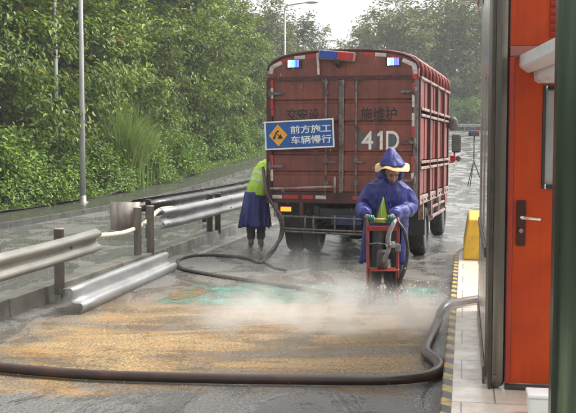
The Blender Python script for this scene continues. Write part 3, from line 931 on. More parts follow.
# a clump of tall reed grass
def reeds(px, s, n, H, label, seed):
    g = random.Random(seed)
    Y = wall_Y(px, s); p = Vector(((px - CX) / F * Y, Y, 0)); p.z = hxy(p) + .1
    vs, fs, var = [], [], []
    for _ in range(n):
        az = g.uniform(0, 6.283); lean = g.uniform(.05, .75); L = H * g.uniform(.6, 1.1); wd = g.uniform(.014, .028)
        bx, by = g.gauss(0, .28), g.gauss(0, .28)
        d = Vector((math.cos(az), math.sin(az), 0)); sd_ = Vector((-d.y, d.x, 0))
        q = g.random()
        b = len(vs)
        for k in range(6):
            f = k / 5
            c = Vector((bx, by, 0)) + d * (L * lean * f * f * .75) + Vector((0, 0, L * (f - .35 * lean * f * f * f)))
            w_ = wd * (1 - f) ** .6 + .001
            vs += [c - sd_ * w_, c + sd_ * w_]; var += [q, q]
        for k in range(5): fs.append((b + 2 * k, b + 2 * k + 1, b + 2 * k + 3, b + 2 * k + 2))
    me = bpy.data.meshes.new('reed_clump'); me.from_pydata(vs, [], fs)
    at = me.attributes.new('leafvar', 'FLOAT', 'POINT'); at.data.foreach_set('value', var)
    me.materials.append(M['reed'])
    tag(link('reed_clump', me, None, p), label, 'reeds')
reeds(126, -11.9, 700, 3.3, 'tall fountain of reed grass right of the nearest lamp post', 3)
reeds(146, -11.9, 420, 2.5, 'shorter fan of reed grass leaning over the low bushes', 4)

# weeds and fallen leaves along the verge and kerb: nobody could count them
g = np.random.default_rng(21)
N = 9000
ss = -11.25 - np.abs(g.normal(0, .55, N)); tt = g.uniform(14, 66, N)
C = np.stack([ss, tt, np.array([hz(t) for t in tt]) + .15 + np.abs(g.normal(0, .07, N))], 1)
Nn = np.array([0, 0, 1.0]) + g.normal(0, .6, (N, 3)); Nn /= np.linalg.norm(Nn, axis=1, keepdims=True)
L = g.uniform(.06, .16, N)
me = leaves_mesh('verge_weeds', C, Nn, g.normal(0, 1, (N, 3)), L, L * .4, g.beta(2, 2, N), M['leaf_bush'])
tag(link('verge_weeds', me, rotz=-PHI), 'low green weeds along the foot of the bushes', 'weeds', kind='stuff')

# ------------------------------------------------------------------ the red stake truck (local frame: x right, y forward, origin under the tailgate)
TRZ = -R(15.3)
TLOC = Vector((.823, 14.61, 0))
TM = Matrix.Translation(TLOC) @ Matrix.Rotation(TRZ, 4, 'Z')
truck = thing('truck', 'red high sided stake truck with closed rear doors stopped in the lane', 'truck', TLOC, TRZ)
HW = 1.175
def arch(inset=0.0, n=10, base=2.80):
    pts = [(-HW + inset, base)]
    prof = [(1.175, 2.93), (1.15, 3.01), (1.06, 3.09), (.92, 3.145), (.72, 3.185), (.45, 3.21), (.15, 3.222)]
    L = [(-x + (inset if i < 3 else inset * .5), z - inset) for i, (x, z) in enumerate(prof)]
    return pts + L + [(-x, z) for x, z in reversed(L)] + [(HW - inset, base)]
mb = MB()
mb.prism(arch(0), 'y', -.035, .03)
hd = mb.build('header_panel', M['red'], truck, bevel=.01)
mb = MB()
mb.prism([(-HW, 2.775), (HW, 2.775), (HW, 2.83), (-HW, 2.83)], 'y', -.06, .03)
ap = arch(0)[1:-1]
mb.tube([(x, -.04, z) for x, z in ap], .022, 8)
mb.build('header_rim', M['red_dark'], truck, bevel=.006)
# corner posts and centre post
for sx in (-1, 1):
    mb = MB(); mb.box((sx * (HW - .04), -.01, 1.85), (.075, .09, 1.86)); mb.build('corner_post', M['rod'] if sx > 0 else M['red_dark'], truck, bevel=.01)
mb = MB(); mb.box((-.005, -.045, 1.91), (.055, .05, 1.72)); mb.build('centre_post', M['rod'], truck, bevel=.006)
mb = MB(); mb.box((.032, -.052, 1.93), (.012, .03, 1.70)); mb.build('door_seal', M['rail_pale'], truck)
# doors with pressed grooves
cre = [2.44, 2.11, 1.65, 1.34]
prof = [(.02, 2.772), (-.03, 2.772)]
for z in cre:
    prof += [(-.03, z + .045), (.002, z + .028), (.002, z - .012), (-.03, z - .03)]
prof += [(-.03, 1.07), (.02, 1.07)]
for x0, x1 in ((-1.09, -.04), (.042, 1.09)):
    mb = MB(); mb.prism(prof, 'x', x0, x1)
    d = mb.build('rear_door', M['red'], truck, bevel=.004)
    xb = -.235 if x0 < 0 else .235
    mb = MB(); mb.cyl((xb, -.075, 1.0), (xb, -.075, 2.80), .015, 10)
    for z in (1.2, 1.55, 2.02, 2.58, 2.74): mb.box((xb, -.055, z), (.07, .05, .055))
    mb.build('lock_bar', M['rod'], d, bevel=.003)
    sgn = -1 if x0 < 0 else 1
    for z in ((2.58, 1.45) if sgn < 0 else (2.58, 1.82, 1.25)):
        hb = MB(); hb.box((sgn * 1.035, -.055, z), (.24, .03, .045)); hb.cyl((sgn * 1.13, -.07, z - .06), (sgn * 1.13, -.07, z + .06), .02, 8)
        hb.build('hinge', M['rod'], d, bevel=.004)
    mb = MB(); mb.box((xb + .07, -.1, 1.52), (.17, .02, .03)); mb.build('handle', M['rod'], d, bevel=.004)
    mb = MB(); mb.box(((x0 + x1) / 2, -.045, 2.778), (x1 - x0 - .02, .02, .012)); mb.build('trim', M['rail_pale'], d)
# stencilled lettering
def on_truck(name, me, mat, x, y, z, parent=truck):
    me.materials.clear(); me.materials.append(mat)
    o = link(name, me, parent, (x, y, z))
    return o
on_truck('lettering', text_mesh('交安设', .52, .2, .002, bold=.008), M['ink'], -.61, -.034, 2.245)
on_truck('lettering', text_mesh('施维护', .56, .215, .002, bold=.008), M['ink'], .575, -.034, 2.245)
for x0, x1, z0, z1 in ((.27, .36, 1.74, 2.0), (.48, .545, 1.72, 1.98), (.71, .83, 1.72, 2.0)):
    mb = MB(); mb.bb(x0, x1, -.0335, -.031, z0, z1)
    mb.build('number_backing', M['teal_patch'], truck)
mb = MB(); mb.prism([(.595, 1.715), (.64, 1.715), (.64, 1.995), (.605, 1.995), (.555, 1.945), (.56, 1.91), (.595, 1.93)], 'y', -.0385, -.0355); mb.build('lettering', M['chalk'], truck)
for ch, x, wd in (('4', .405, .18), ('D', .79, .20)):
    on_truck('lettering', text_mesh(ch, wd, .28, .002, bold=.008), M['chalk'], x, -.037, 1.855)
# bottom beam, pale pipe along the door foot, reflective tape
mb = MB(); mb.bb(-HW, HW, -.03, .06, .88, 1.06); mb.build('rear_beam', M['red_dark'], truck, bevel=.01)
mb = MB(); mb.tube([(-1.12, -.09, 1.10), (-.7, -.1, 1.115), (-.1, -.1, 1.145)], .02, 10, sub=4); mb.cyl((-.085, -.1, 1.05), (-.085, -.1, 1.3), .016, 8); mb.build('door_stop_bar', M['rail_pale'], truck)
def tape(parent, items):
    for white, x, z, wd, ht, rot in items:
        mb = MB(); mb.box((0, 0, 0), (wd, .004, ht), Matrix.Rotation(R(rot), 3, 'Y'))
        mb.build('reflective_strip', M['refl_white'] if white else M['refl_red'], parent, (x, 0, z))
tp = [(1, -1.12, 2.95, .07, .13, 12), (1, -1.03, 3.02, .18, .06, -25), (0, -.86, 3.08, .17, .055, -14), (1, -.66, 3.125, .17, .055, -5), (0, -.46, 3.14, .17, .055, -3),
      (1, .02, 3.175, .16, .05, 0), (0, .42, 3.15, .16, .055, 3), (1, .60, 3.14, .17, .055, 4), (0, .83, 3.09, .17, .055, 12), (1, 1.01, 3.02, .18, .06, 25), (1, 1.115, 2.92, .07, .16, -6), (0, 1.12, 2.80, .065, .07, 0)]
for it in tp:
    white, x, z, wd, ht, rot = it
    mb = MB(); mb.box((0, 0, 0), (wd, .004, ht), Matrix.Rotation(R(rot), 3, 'Y'))
    mb.build('reflective_strip', M['refl_white'] if white else M['refl_red'], truck, (x, -.0375 if z > 2.84 else -.0625, z))
vt = [(0, -1.10, 2.74, .16), (1, -1.10, 2.58, .16), (0, -1.10, 2.41, .14), (0, -1.09, 2.28, .1), (0, -1.10, 1.52, .22), (1, -1.10, 1.31, .18),
      (0, 1.10, 2.62, .18), (1, 1.10, 2.44, .18), (1, 1.10, 2.16, .2), (0, 1.10, 1.98, .17), (0, 1.10, 1.5, .24), (1, 1.10, 1.3, .14)]
for white, x, z, ht in vt:
    mb = MB(); mb.box((0, 0, 0), (.042, .004, ht)); mb.build('reflective_strip', M['refl_white'] if white else M['refl_red'], truck, (x, -.0575, z))
for white, x, wd in ((1, -1.02, .16), (0, -.80, .24), (0, -.53, .18), (1, -.32, .17), (0, .3, .24), (1, .6, .2), (0, .9, .2)):
    mb = MB(); mb.box((0, 0, 0), (wd, .004, .055)); mb.build('reflective_strip', M['refl_white'] if white else M['refl_red'], truck, (x, -.0325, .975))
# warning lamps: white, cyan and blue LED columns in a black box
for x in (-.745, .80):
    mb = MB(); mb.bb(x - .115, x + .115, -.075, -.035, 2.965, 3.095); f = mb.build('strobe_lamp', M['black'], truck, bevel=.012)
    for k, mt in enumerate(('led_white', 'led_cyan', 'led_cyan', 'led_blue', 'led_blue')):
        mb = MB(); mb.bb(x - .09 + k * .036, x - .062 + k * .036, -.083, -.076, 2.975, 3.085); mb.build('diode', M[mt], f, bevel=.002)
# tilted light bar
lb = MB(); lb.bb(-.28, .28, -.05, .05, -.07, .07)
lo_ = lb.build('light_bar', M['galv'], truck, (-.055, -.13, 3.13), bevel=.012); lo_.rotation_euler = (0, R(6), 0)
mb = MB(); mb.bb(-.262, .01, -.064, -.052, -.055, .055); mb.build('lens', M['lens_blue'], lo_, bevel=.008)
mb = MB(); mb.bb(.016, .262, -.064, -.052, -.055, .055); mb.build('lens', M['lens_red'], lo_, bevel=.008)
mb = MB(); mb.tube([(.02, -.02, -.07), (.02, 0, -.11), (.02, .08, -.15)], .03, 8, sub=3); mb.ell((.02, -.03, -.1), (.055, .04, .045)); mb.build('bracket', M['black'], lo_)
mb = MB(); mb.box((-.36, -.075, 3.02), (.035, .02, .33), Matrix.Rotation(R(-4), 3, 'Y')); mb.build('stay', M['refl_white'], truck)
# lamps, plate, underrun guard
for x, mt in ((-.87, 'tail_glow'), (.87, 'lens_red')):
    mb = MB(); mb.bb(x - .11, x + .11, -.06, .04, .735, .835); f = mb.build('tail_lamp', M['black'], truck, bevel=.012)
    mb = MB(); mb.bb(x - .085, x + .085, -.072, -.058, .75, .818); mb.build('lens', M[mt], f, bevel=.008)
mb = MB(); mb.box((.08, -.05, .63), (.46, .012, .15), Matrix.Rotation(R(10), 3, 'X')); pl_ = mb.build('licence_plate', M['plate_blue'], truck, bevel=.003)
for k in range(7):                                             # characters too worn to read: dashes of white
    mb = MB()
    x = -.10 + k * .058
    mb.bb(x - .018, x - .008, -.062, -.058, .60, .66)
    if k % 2: mb.bb(x - .008, x + .016, -.062, -.058, .645, .657)
    if k % 3: mb.bb(x - .008, x + .016, -.062, -.058, .602, .614)
    if k % 3 == 1: mb.bb(x + .008, x + .017, -.062, -.058, .614, .645)
    mb.build('plate_mark', M['rod'], pl_)
mb = MB()
for z in (.665, .43, .475): mb.tube([(-.93, -.09, z + .012), (-.3, -.1, z), (.4, -.1, z - .01), (1.0, -.09, z - .005)], .017, 8, sub=3)
for x in (-.9, -.55, -.42, -.08, .22, .55, .98): mb.cyl((x, -.1, .40), (x, -.1, .70), .013, 8)
mb.build('underrun_guard', M['rod'], truck)
for x in (-.62, .62):
    mb = MB(); mb.bb(x - .03, x + .03, -.08, .06, .62, .9); mb.build('guard_bracket', M['red_dark'], truck, bevel=.006)
# chassis
mb = MB()
for x in (-.4, .4): mb.bb(x - .04, x + .04, .02, 6.0, .62, .84)
for y in (.1, 1.0, 1.9, 3.0, 4.2): mb.bb(-.36, .36, y - .05, y + .05, .66, .80)
for x in (-.52, .52): mb.tube([(x, .7, .66), (x, 1.25, .5), (x, 1.8, .66)], .05, 8, sub=4)
mb.cyl((-.9, 1.25, .38), (.9, 1.25, .38), .075, 12); mb.ell((0, 1.25, .40), (.2, .2, .19)); mb.cyl((0, 1.3, .42), (0, 4.0, .55), .05, 10)
mb.cyl((-.8, 4.95, .38), (.8, 4.95, .38), .05, 10)
mb.build('chassis', M['black'], truck, bevel=.006)
mb = MB(); mb.cyl((-.05, .55, .52), (-.05, .55, .66), .30, 24); mb.build('spare_tyre', M['rubber'], truck, bevel=.03)
mb = MB(); mb.cyl((.3, 2.0, .5), (.3, 3.0, .5), .12, 14); mb.build('air_tank', M['black'], truck)
mb = MB(); mb.tube([(-.5, .3, .5), (-.5, 1.2, .55), (-.45, 2.6, .5)], .035, 10, sub=4); mb.build('exhaust_pipe', M['rod'], truck)
mb = MB(); mb.bb(.62, 1.08, 2.0, 3.0, .45, .82); mb.build('tool_box', M['black'], truck, bevel=.02)
mb = MB(); mb.cyl((-.85, 2.1, .62), (-.85, 3.1, .62), .2, 20); mb.build('fuel_tank', M['black'], truck)
def wheel(x, y, r, wd):
    mb = MB(); pr = [(-.5, .66), (-.5, .88), (-.46, .96), (-.36, 1.0), (.36, 1.0), (.46, .96), (.5, .88), (.5, .66)]
    mb.loft([[Vector((x + a * wd, y + r * q * math.cos(2 * math.pi * k / 28), r + r * q * math.sin(2 * math.pi * k / 28))) for a, q in pr] for k in range(28)], caps=False, closed=True)
    wo = mb.build('wheel', M['rubber'], truck)
    sx = 1 if x > 0 else -1
    mb = MB()
    pr = [(.40, .66), (.34, .60), (.10, .56), (.06, .30), (.20, .24), (.20, .02)]
    mb.loft([[Vector((x + sx * a * wd, y + r * q * math.cos(2 * math.pi * k / 24), r + r * q * math.sin(2 * math.pi * k / 24))) for k in range(24)] for a, q in pr], caps=True)
    mb.build('rim', M['rim'], wo)
for sx in (-1, 1):
    wheel(sx * 1.03, 1.25, .39, .25); wheel(sx * .73, 1.25, .39, .25); wheel(sx * .93, 4.95, .39, .25)
    mb = MB(); mb.box((sx * .88, .74, .60), (.62, .012, .48), Matrix.Rotation(R(4), 3, 'X')); mb.build('mudflap', M['tarp_dark'], truck)
# body: deck, sides, hoops, roof
BL = 4.2
mb = MB(); mb.bb(-HW + .08, HW - .08, .06, BL, .90, 1.02); mb.build('deck', M['black'], truck)
mb = MB(); mb.bb(-HW + .02, HW - .02, BL - .02, BL + .05, .9, 3.0); mb.build('front_wall', M['red_dark'], truck)
for sx in (-1, 1):
    X0 = sx * HW
    mb = MB()
    for z0, z1 in ((1.03, 1.40), (1.56, 2.20), (2.36, 2.76)):
        nb_ = 14
        for k in range(nb_):
            y0 = .06 + k * (BL - .08) / nb_; y1 = y0 + (BL - .08) / nb_ - .012
            mb.bb(X0 - .016 - (.012 if k % 2 else 0), X0 + .014 - (.012 if k % 2 else 0), y0, y1, z0, z1)
    mb.build('side_boards', M['red_side'], truck, bevel=.005)
    mb = MB()
    for k, y in enumerate((.02, 1.05, 2.1, 3.15, BL)):
        mb = MB(); mb.bb(X0 - .03, X0 + .03 + (.03 if 0 < k < 4 else 0), y - .035, y + .035, .9, 2.80)
        mb.build('stake', M['red_dark'], truck, bevel=.008)
    mb = MB()
    for z in (2.79, 2.33, 2.235, 1.525, 1.435):
        mb.bb(X0 + .016, X0 + .05, .02, BL, z - .022, z + .022)
    mb.build('side_rail', M['rail_pale'], truck, bevel=.008)
    mb = MB(); mb.bb(X0 - .03, X0 + .035, .02, BL, .88, 1.01); sk = mb.build('sill_beam', M['rail_pale'], truck, bevel=.006)
    mb = MB()
    for k in range(12): mb.cyl((X0 + .03, .2 + k * .34, .945), (X0 + .048, .2 + k * .34, .945), .02, 8)
    mb.build('bolts', M['black'], sk)
    for k in range(4):
        mb = MB(); mb.bb(X0 - .06, X0 + .02, .5 + k * 1.1, .6 + k * 1.1, .62, .88)
        mb.build('side_bracket', M['rail_pale'], truck, bevel=.006)
    for z0, z1 in ((.55, .6), (.72, .76)):
        mb = MB(); mb.bb(X0 - .03, X0 + .01, 1.9, 3.9, z0, z1); mb.build('side_guard', M['rail_pale'], truck, bevel=.006)
for k in range(9):
    y = .22 + k * .49
    mb = MB(); mb.tube([(x * 1.005, y, z) for x, z in arch(-.012)], .032, 8); mb.build('roof_hoop', M['red_side'], truck)
ar = arch(.05)
mb = MB(); n_ = len(ar)
ys_ = [.05 + .245 * k for k in range(18)]
vs = [(x, y, z - (.03 if k % 2 else 0) * (1 if z > 2.9 else 0)) for k, y in enumerate(ys_) for x, z in ar]
mb.add(vs, [(k * n_ + i, k * n_ + i + 1, (k + 1) * n_ + i + 1, (k + 1) * n_ + i) for k in range(len(ys_) - 1) for i in range(n_ - 1)], True)
mb.build('roof_cover', M['red_dark'], truck)
# cab
mb = MB()
mb.prism([(4.4, .55), (4.4, 2.25), (4.55, 2.38), (5.75, 2.38), (5.95, 2.25), (6.3, 1.45), (6.35, .55)], 'x', -.98, .98)
cab = mb.build('cab', M['cab_paint'], truck, bevel=.05)
for sx in (-1, 1):
    mb = MB(); mb.prism([(4.75, 1.5), (4.75, 2.15), (5.75, 2.15), (6.05, 1.5)], 'x', sx * .97, sx * .988); mb.build('side_window', M['dark_glass'], cab)
    mb = MB(); mb.bb(sx * .78 - .14, sx * .78 + .14, 6.34, 6.37, .8, 1.0); mb.build('headlight', M['refl_white'], cab, bevel=.02)
    mx = sx * 1.22
    mb = MB(); mb.bb(mx - .095, mx + .095, 5.58, 5.66, 1.64, 2.02); mo = mb.build('mirror', M['black'], truck, bevel=.04)
    mb = MB(); mb.bb(mx - .075, mx + .075, 5.566, 5.579, 1.67, 1.99); mb.build('mirror_glass', M['mirror_glass'], mo, bevel=.003)
    mb = MB(); mb.bb(mx - .12, mx - .01, 5.57, 5.63, 1.46, 1.58); mb.build('side_marker', M['lens_red'], mo, bevel=.02)
    mb = MB(); mb.ell((mx + .05, 5.6, 1.52), (.06, .04, .06)); mb.build('round_mirror', M['rod'], mo)
    mb = MB(); mb.tube([(sx * .97, 5.7, 1.44), (sx * 1.08, 5.65, 1.44), (mx - .04, 5.63, 1.47), (mx - .04, 5.63, 1.65)], .018, 8, sub=4); mb.build('mirror_arm', M['cab_paint'], mo)
mb = MB(); mb.prism([(5.98, 2.2), (6.30, 1.48), (6.315, 1.49), (6.0, 2.21)], 'x', -.85, .85); mb.build('windscreen', M['dark_glass'], cab)
mb = MB(); mb.ell((1.3, 4.0, 2.2), (.1, .05, .13)); mb.tube([(1.17, 4.0, 2.15), (1.3, 4.0, 2.1)], .015, 6); mb.build('side_lamp', M['rod'], truck)

# ------------------------------------------------------------------ the road works sign hung on the left door
sp = TM @ Vector((-.64, -.125, 1.945))
sign = thing('road_works_sign', 'blue road works sign with a yellow diamond hung askew on the truck door', 'sign', sp, TRZ)
sign.rotation_euler = (0, -R(2.6), TRZ)
SW, SH = 1.10, .44
mb = MB(); mb.bb(-SW / 2, SW / 2, -.012, .012, -SH / 2, SH / 2); mb.build('board', M['sign_blue'], sign, bevel=.004)
mb = MB()
for z in (-SH / 2 + .011, SH / 2 - .011): mb.bb(-SW / 2, SW / 2, -.022, -.0125, z - .011, z + .011)
for x in (-SW / 2 + .011, SW / 2 - .011): mb.bb(x - .011, x + .011, -.022, -.0125, -SH / 2 + .023, SH / 2 - .023)
mb.build('border', M['sign_white'], sign)
mb = MB(); mb.prism([(-.335, -.17), (-.185, 0), (-.335, .17), (-.485, 0)], 'y', -.017, -.013); dm = mb.build('diamond', M['sign_yellow'], sign)
mb = MB()
mb.prism([(-.345, -.055), (-.26, -.055), (-.275, -.02), (-.30, .02)], 'y', -.0205, -.0175)        # heap
mb.prism([(-.405, -.055), (-.385, -.055), (-.375, -.01), (-.39, .0)], 'y', -.0205, -.0175)       # legs
mb.prism([(-.425, -.055), (-.41, -.055), (-.375, .0), (-.395, .005)], 'y', -.0215, -.0206)
mb.prism([(-.395, -.005), (-.37, .0), (-.345, .055), (-.37, .06)], 'y', -.0205, -.0175)          # bent back
mb.prism([(-.358, .02), (-.348, .028), (-.315, -.015), (-.325, -.02)], 'y', -.0215, -.0206)      # arms and shovel
mb.tube([(-.337, -.0195, .062), (-.337, -.0175, .062)], .017, 14)
mb.build('symbol', M['ink'], dm)
for txt, z in (('前方施工', .075), ('车辆慢行', -.085)):
    me = text_mesh(txt, .64, .125, .003, bold=.012); me.materials.append(M['sign_white'])
    link('lettering', me, sign, (.185, -.015, z))
mb = MB()
for x in (-.5, .1, .5): mb.cyl((x, -.018, SH / 2 - .03), (x, -.025, SH / 2 - .03), .012, 8)
mb.tube([(.5, -.0, .21), (.62, .05, .30)], .006, 6); mb.tube([(.1, 0, .21), (-.1, .04, .33), (-.16, .05, .45)], .005, 6, sub=3)
mb.build('tie_wire', M['rod'], sign)

# ------------------------------------------------------------------ toll booth (local frame: x across, y along the island, z from the paving)
BS, BT = .15, 6.36
booth = thing('toll_booth', 'orange toll booth with a steel corner and a closed door standing on the island', 'toll booth', st(BS, BT, .15), -PHI)
mb = MB(); mb.bb(.0, .132, -.005, .125, 0, 2.95); mb.build('corner_post', M['brushed'], booth, bevel=.05)
mb = MB(); mb.bb(.022, .042, -.009, .01, .0, 2.95); mb.build('seal_strip', M['machine_dark'], booth, bevel=.003)
mb = MB(); mb.bb(.004, .03, .13, 2.95, .0, .95); mb.bb(.004, .03, .13, 2.95, 2.15, 2.9); mb.bb(.004, .03, .13, .25, .95, 2.15); mb.bb(.004, .03, 1.5, 1.6, .95, 2.15); mb.bb(.004, .03, 2.8, 2.95, .95, 2.15)
mb.build('side_wall', M['brushed_light'], booth, bevel=.004)
mb = MB(); mb.bb(.0, .13, 2.96, 3.09, 0, 2.95); mb.build('corner_post', M['brushed_light'], booth, bevel=.04)
mb = MB(); mb.bb(-.012, .003, .14, 2.94, .0, .12); mb.bb(-.012, .003, .14, 2.94, .86, .93); mb.build('side_trim', M['brushed'], booth, bevel=.004)
for y0, y1 in ((.25, 1.5), (1.6, 2.8)):
    mb = MB(); mb.bb(.012, .02, y0, y1, .95, 2.15); mb.build('side_window', M['dark_glass'], booth)
mb = MB(); mb.bb(.134, 2.0, .10, 3.05, .0, .035); mb.build('floor_plate', M['band'], booth, bevel=.004)
mb = MB(); mb.bb(.134, .165, .015, .1, .036, 2.19); mb.bb(1.05, 1.10, .015, .1, .036, 2.19); mb.build('door_frame', M['orange_dark'], booth, bevel=.005)
mb = MB(); mb.bb(.134, 2.0, .012, .1, 2.192, 2.255); mb.build('door_head', M['band'], booth, bevel=.004)
mb = MB(); mb.bb(.134, 2.0, .03, .1, 2.258, 2.95); mb.build('front_panel', M['orange_door'], booth, bevel=.003)
mb = MB(); mb.bb(1.102, 2.0, .03, .1, .036, 2.19); mb.build('front_wall', M['orange_dark'], booth, bevel=.003)
mb = MB(); mb.bb(-.05, 2.1, -.05, 3.15, 2.955, 3.1); mb.build('roof', M['brushed'], booth, bevel=.02)
mb = MB(); mb.bb(.134, 1.06, -.002, .08, -.0, .03); mb.build('threshold', M['machine_dark'], booth, bevel=.006)
# louvre
mb = MB()
for k in range(12): mb.box((.61, .024, 2.33 + k * .05), (.46, .03, .034), Matrix.Rotation(R(35), 3, 'X'))
mb.build('louvre', M['orange_dark'], booth, bevel=.002)
# door leaf with a window opening
mb = MB()
wx0, wx1, wz0, wz1 = .345, .86, 1.33, 2.0
mb.bb(.168, wx0, .035, .08, .04, 2.187); mb.bb(wx1, 1.047, .035, .08, .04, 2.187)
mb.bb(wx0 + .0005, wx1 - .0005, .0355, .08, .04, wz0); mb.bb(wx0 + .0005, wx1 - .0005, .0355, .08, wz1, 2.187)
door = mb.build('door', M['orange_door'], booth)
mb = MB()
for x0, x1, z0, z1 in ((wx0 + .001, wx0 + .022, wz0 + .001, wz1 - .001), (wx1 - .03, wx1 - .001, wz0 + .001, wz1 - .001), (wx0 + .031, wx1 - .031, wz0 + .001, wz0 + .03), (wx0 + .031, wx1 - .031, wz1 - .03, wz1 - .001)):
    mb.bb(x0, x1, .026, .07, z0, z1)
wf = mb.build('window_frame', M['black'], door, bevel=.004)
mb = MB(); mb.bb(wx0 + .022, wx1 - .03, .052, .058, wz0 + .03, wz1 - .03); mb.build('window_pane', M['pale_pane'], door)
mb = MB(); mb.bb(.19, .252, .018, .035, .955, 1.255); lp = mb.build('lock_plate', M['lock_plate'], door, bevel=.012)
mb = MB(); mb.cyl((.222, .02, 1.145), (.222, -.03, 1.145), .012, 14); mb.tube([(.222, -.035, 1.145), (.25, -.037, 1.143), (.335, -.032, 1.134)], [.014, .0125, .010], 12, sub=4, round_ends=True); mb.build('handle', M['lever'], lp)
mb = MB(); mb.cyl((.222, .019, 1.055), (.222, .012, 1.055), .014, 16); mb.cyl((.222, .0119, 1.055), (.222, .0095, 1.055), .006, 10); mb.build('keyhole', M['lever'], lp)
mb = MB(); mb.cyl((.066, -.004, .085), (.066, -.02, .085), .014, 12); mb.build('bolt', M['rod'], booth, bevel=.003)
# moulded white awning box over the door, reaching towards the camera
A0, A1 = Vector((1.505, 6.255, 0)), Vector((1.43, 4.9, 0))
prf = [(0, 2.345), (0, 2.275), (.012, 2.262), (.055, 2.232), (.07, 2.236), (.078, 2.245), (.09, 2.232), (.095, 2.185), (.118, 2.165), (.5, 2.165), (.5, 2.42), (.2, 2.42)]
im = booth.matrix_basis.inverted() if False else (Matrix.Translation(booth.location) @ Matrix.Rotation(-PHI, 4, 'Z')).inverted()
mb = MB(); mb.loft([[im @ Vector((A.x + x, A.y, z)) for x, z in prf] for A in (A0, A1)], True, False); mb.build('awning', M['white_plastic'], booth, bevel=.003)

# the steel column right beside the camera, its dark reflection put into the colour
cc = Vector(((556 - CX) / F * 4.6 + .085, 4.62, .15))
o = thing('steel_column', 'brushed steel column coloured with a dark reflection, cut off by the right edge of the photo', 'column', cc, -PHI)
mb = MB(); mb.prism([(-.085, -.05), (-.06, -.075), (.045, -.075), (.06, -.06), (.06, .10), (-.085, .10)], 'z', 0, 3.4); mb.build('shaft', M['brushed_dark_reflection'], o, bevel=.008)
mb = MB(); mb.prism([(.062, -.05), (.20, -.05), (.20, .10), (.062, .10)], 'z', 0, 3.4); mb.build('flange', M['brushed_dark_reflection'], o, bevel=.006)
mb = MB(); mb.bb(-.14, .26, -.12, .15, 0, .02); mb.build('base_plate', M['black'], o, bevel=.004)

# white plastic box on the paving by the door
pb = dp(539, 412, 5.55); pb.z = .15
o = thing('plastic_box', 'white lidded plastic box on the paving before the orange door', 'box', pb, -PHI)
mb = MB(); mb.bb(-.065, .16, -.05, .12, 0, .125); mb.build('body', M['white_plastic'], o, bevel=.015)
mb = MB(); mb.bb(-.072, .167, -.057, .127, .126, .15); mb.build('lid', M['white_plastic'], o, bevel=.008)

# yellow concrete block
b0 = to_st(gp(463.2, 260, .15))
o = thing('concrete_block', 'yellow painted concrete barrier block behind the booth', 'barrier', st(b0[0], b0[1], .15), -PHI)
mb = MB(); L_, W_, H_ = 2.1, .75, .58
mb.loft([[Vector((0, 0, 0)), Vector((W_, 0, 0)), Vector((W_, L_, 0)), Vector((0, L_, 0))], [Vector((0, 0, .12)), Vector((W_, 0, .12)), Vector((W_, L_, .12)), Vector((0, L_, .12))],
         [Vector((.07, .06, H_)), Vector((W_ - .07, .06, H_)), Vector((W_ - .07, L_ - .06, H_)), Vector((.07, L_ - .06, H_))]], True, False)
mb.build('body', M['yellow'], o, bevel=.025)
mb = MB(); mb.bb(.05, W_ - .05, .3, L_ - .3, -.002, .012); mb.build('footing', M['concrete'], o)

# tripod with a blue and red lamp
def gpt(px, py):
    Y = 8.0
    while Y < 150:
        p = dp(px, py, Y)
        if p.z <= hxy(p): return p
        Y += .05
    return p
tp_ = gpt(473.5, 186)
o = thing('warning_tripod', 'black tripod with a red and blue lamp on the wet road past the truck', 'tripod', tp_, .3)
mb = MB(); mb.cyl((0, 0, .75), (0, 0, 1.85), .022, 10); mb.build('pole', M['black'], o)
for k in range(3):
    a = R(100 + 120 * k)
    mb = MB(); mb.tube([(0, 0, .95), (.34 * math.cos(a), .34 * math.sin(a), 0)], [.02, .016], 8); mb.build('leg', M['black'], o)
mb = MB(); mb.bb(-.20, .18, -.09, .09, 1.84, 1.98); lh = mb.build('lamp_head', M['black'], o, bevel=.015)
mb = MB(); mb.bb(-.195, -.02, -.095, .085, 1.985, 2.06); mb.build('lens', M['lens_blue'], lh, bevel=.02)
mb = MB(); mb.bb(.0, .175, -.095, .085, 1.985, 2.06); mb.build('lens', M['lens_red'], lh, bevel=.02)

# ------------------------------------------------------------------ hoses
hp = [(-60, 364), (-30, 366), (0, 367.5), (40, 371), (100, 375), (200, 378), (300, 379.5), (380, 380), (418, 377.5), (435, 373), (440.5, 366), (436, 360), (428.5, 355), (426, 349), (429, 341), (434, 331)]
pts = [gp(x, y, .046) for x, y in hp] + [gp(438, 321, .07), gp(441, 312, .15), gp(448, 304.5, .205), gp(462, 301.3, .2), gp(481, 298.5, .2), gp(500, 297, .2)]
rr = [.046] * len(pts)
for i in (9, 10, 11, 12): rr[i] = .053
mb = MB(); mb.tube(pts, rr, 16, sub=9, flat=.82, round_ends=True)
tag(mb.build('suction_hose', M['hose_brown']), 'thick brown ribbed hose lying across the road and kinked up over the striped kerb', 'hose')
ph = [dp(263, 168, 14.98), dp(264.5, 180, 14.8), dp(266.5, 193, 14.72), dp(273, 205, 14.7), dp(280.5, 215, 14.62), dp(283.3, 226, 14.6), dp(281.5, 237, 14.6), dp(274, 247.5, 14.55), dp(267, 255, 14.4)]
ph += [gp(263.5, 261, .03), gp(258, 262, .025), gp(246, 257.5, .025), gp(225, 255.5, .025), gp(200, 254.8, .025), gp(182, 258, .025), gp(177.5, 263, .025), gp(184, 269, .025), gp(215, 275, .025), gp(262, 282, .025), gp(310, 290, .025), gp(350, 297, .025), gp(374, 299, .04)]
mb = MB(); mb.tube(ph, .026, 12, sub=7, round_ends=True)
tag(mb.build('water_hose', M['hose_thin']), 'thin muddy hose hanging from the truck corner and looping along the lane to the breaker', 'hose')
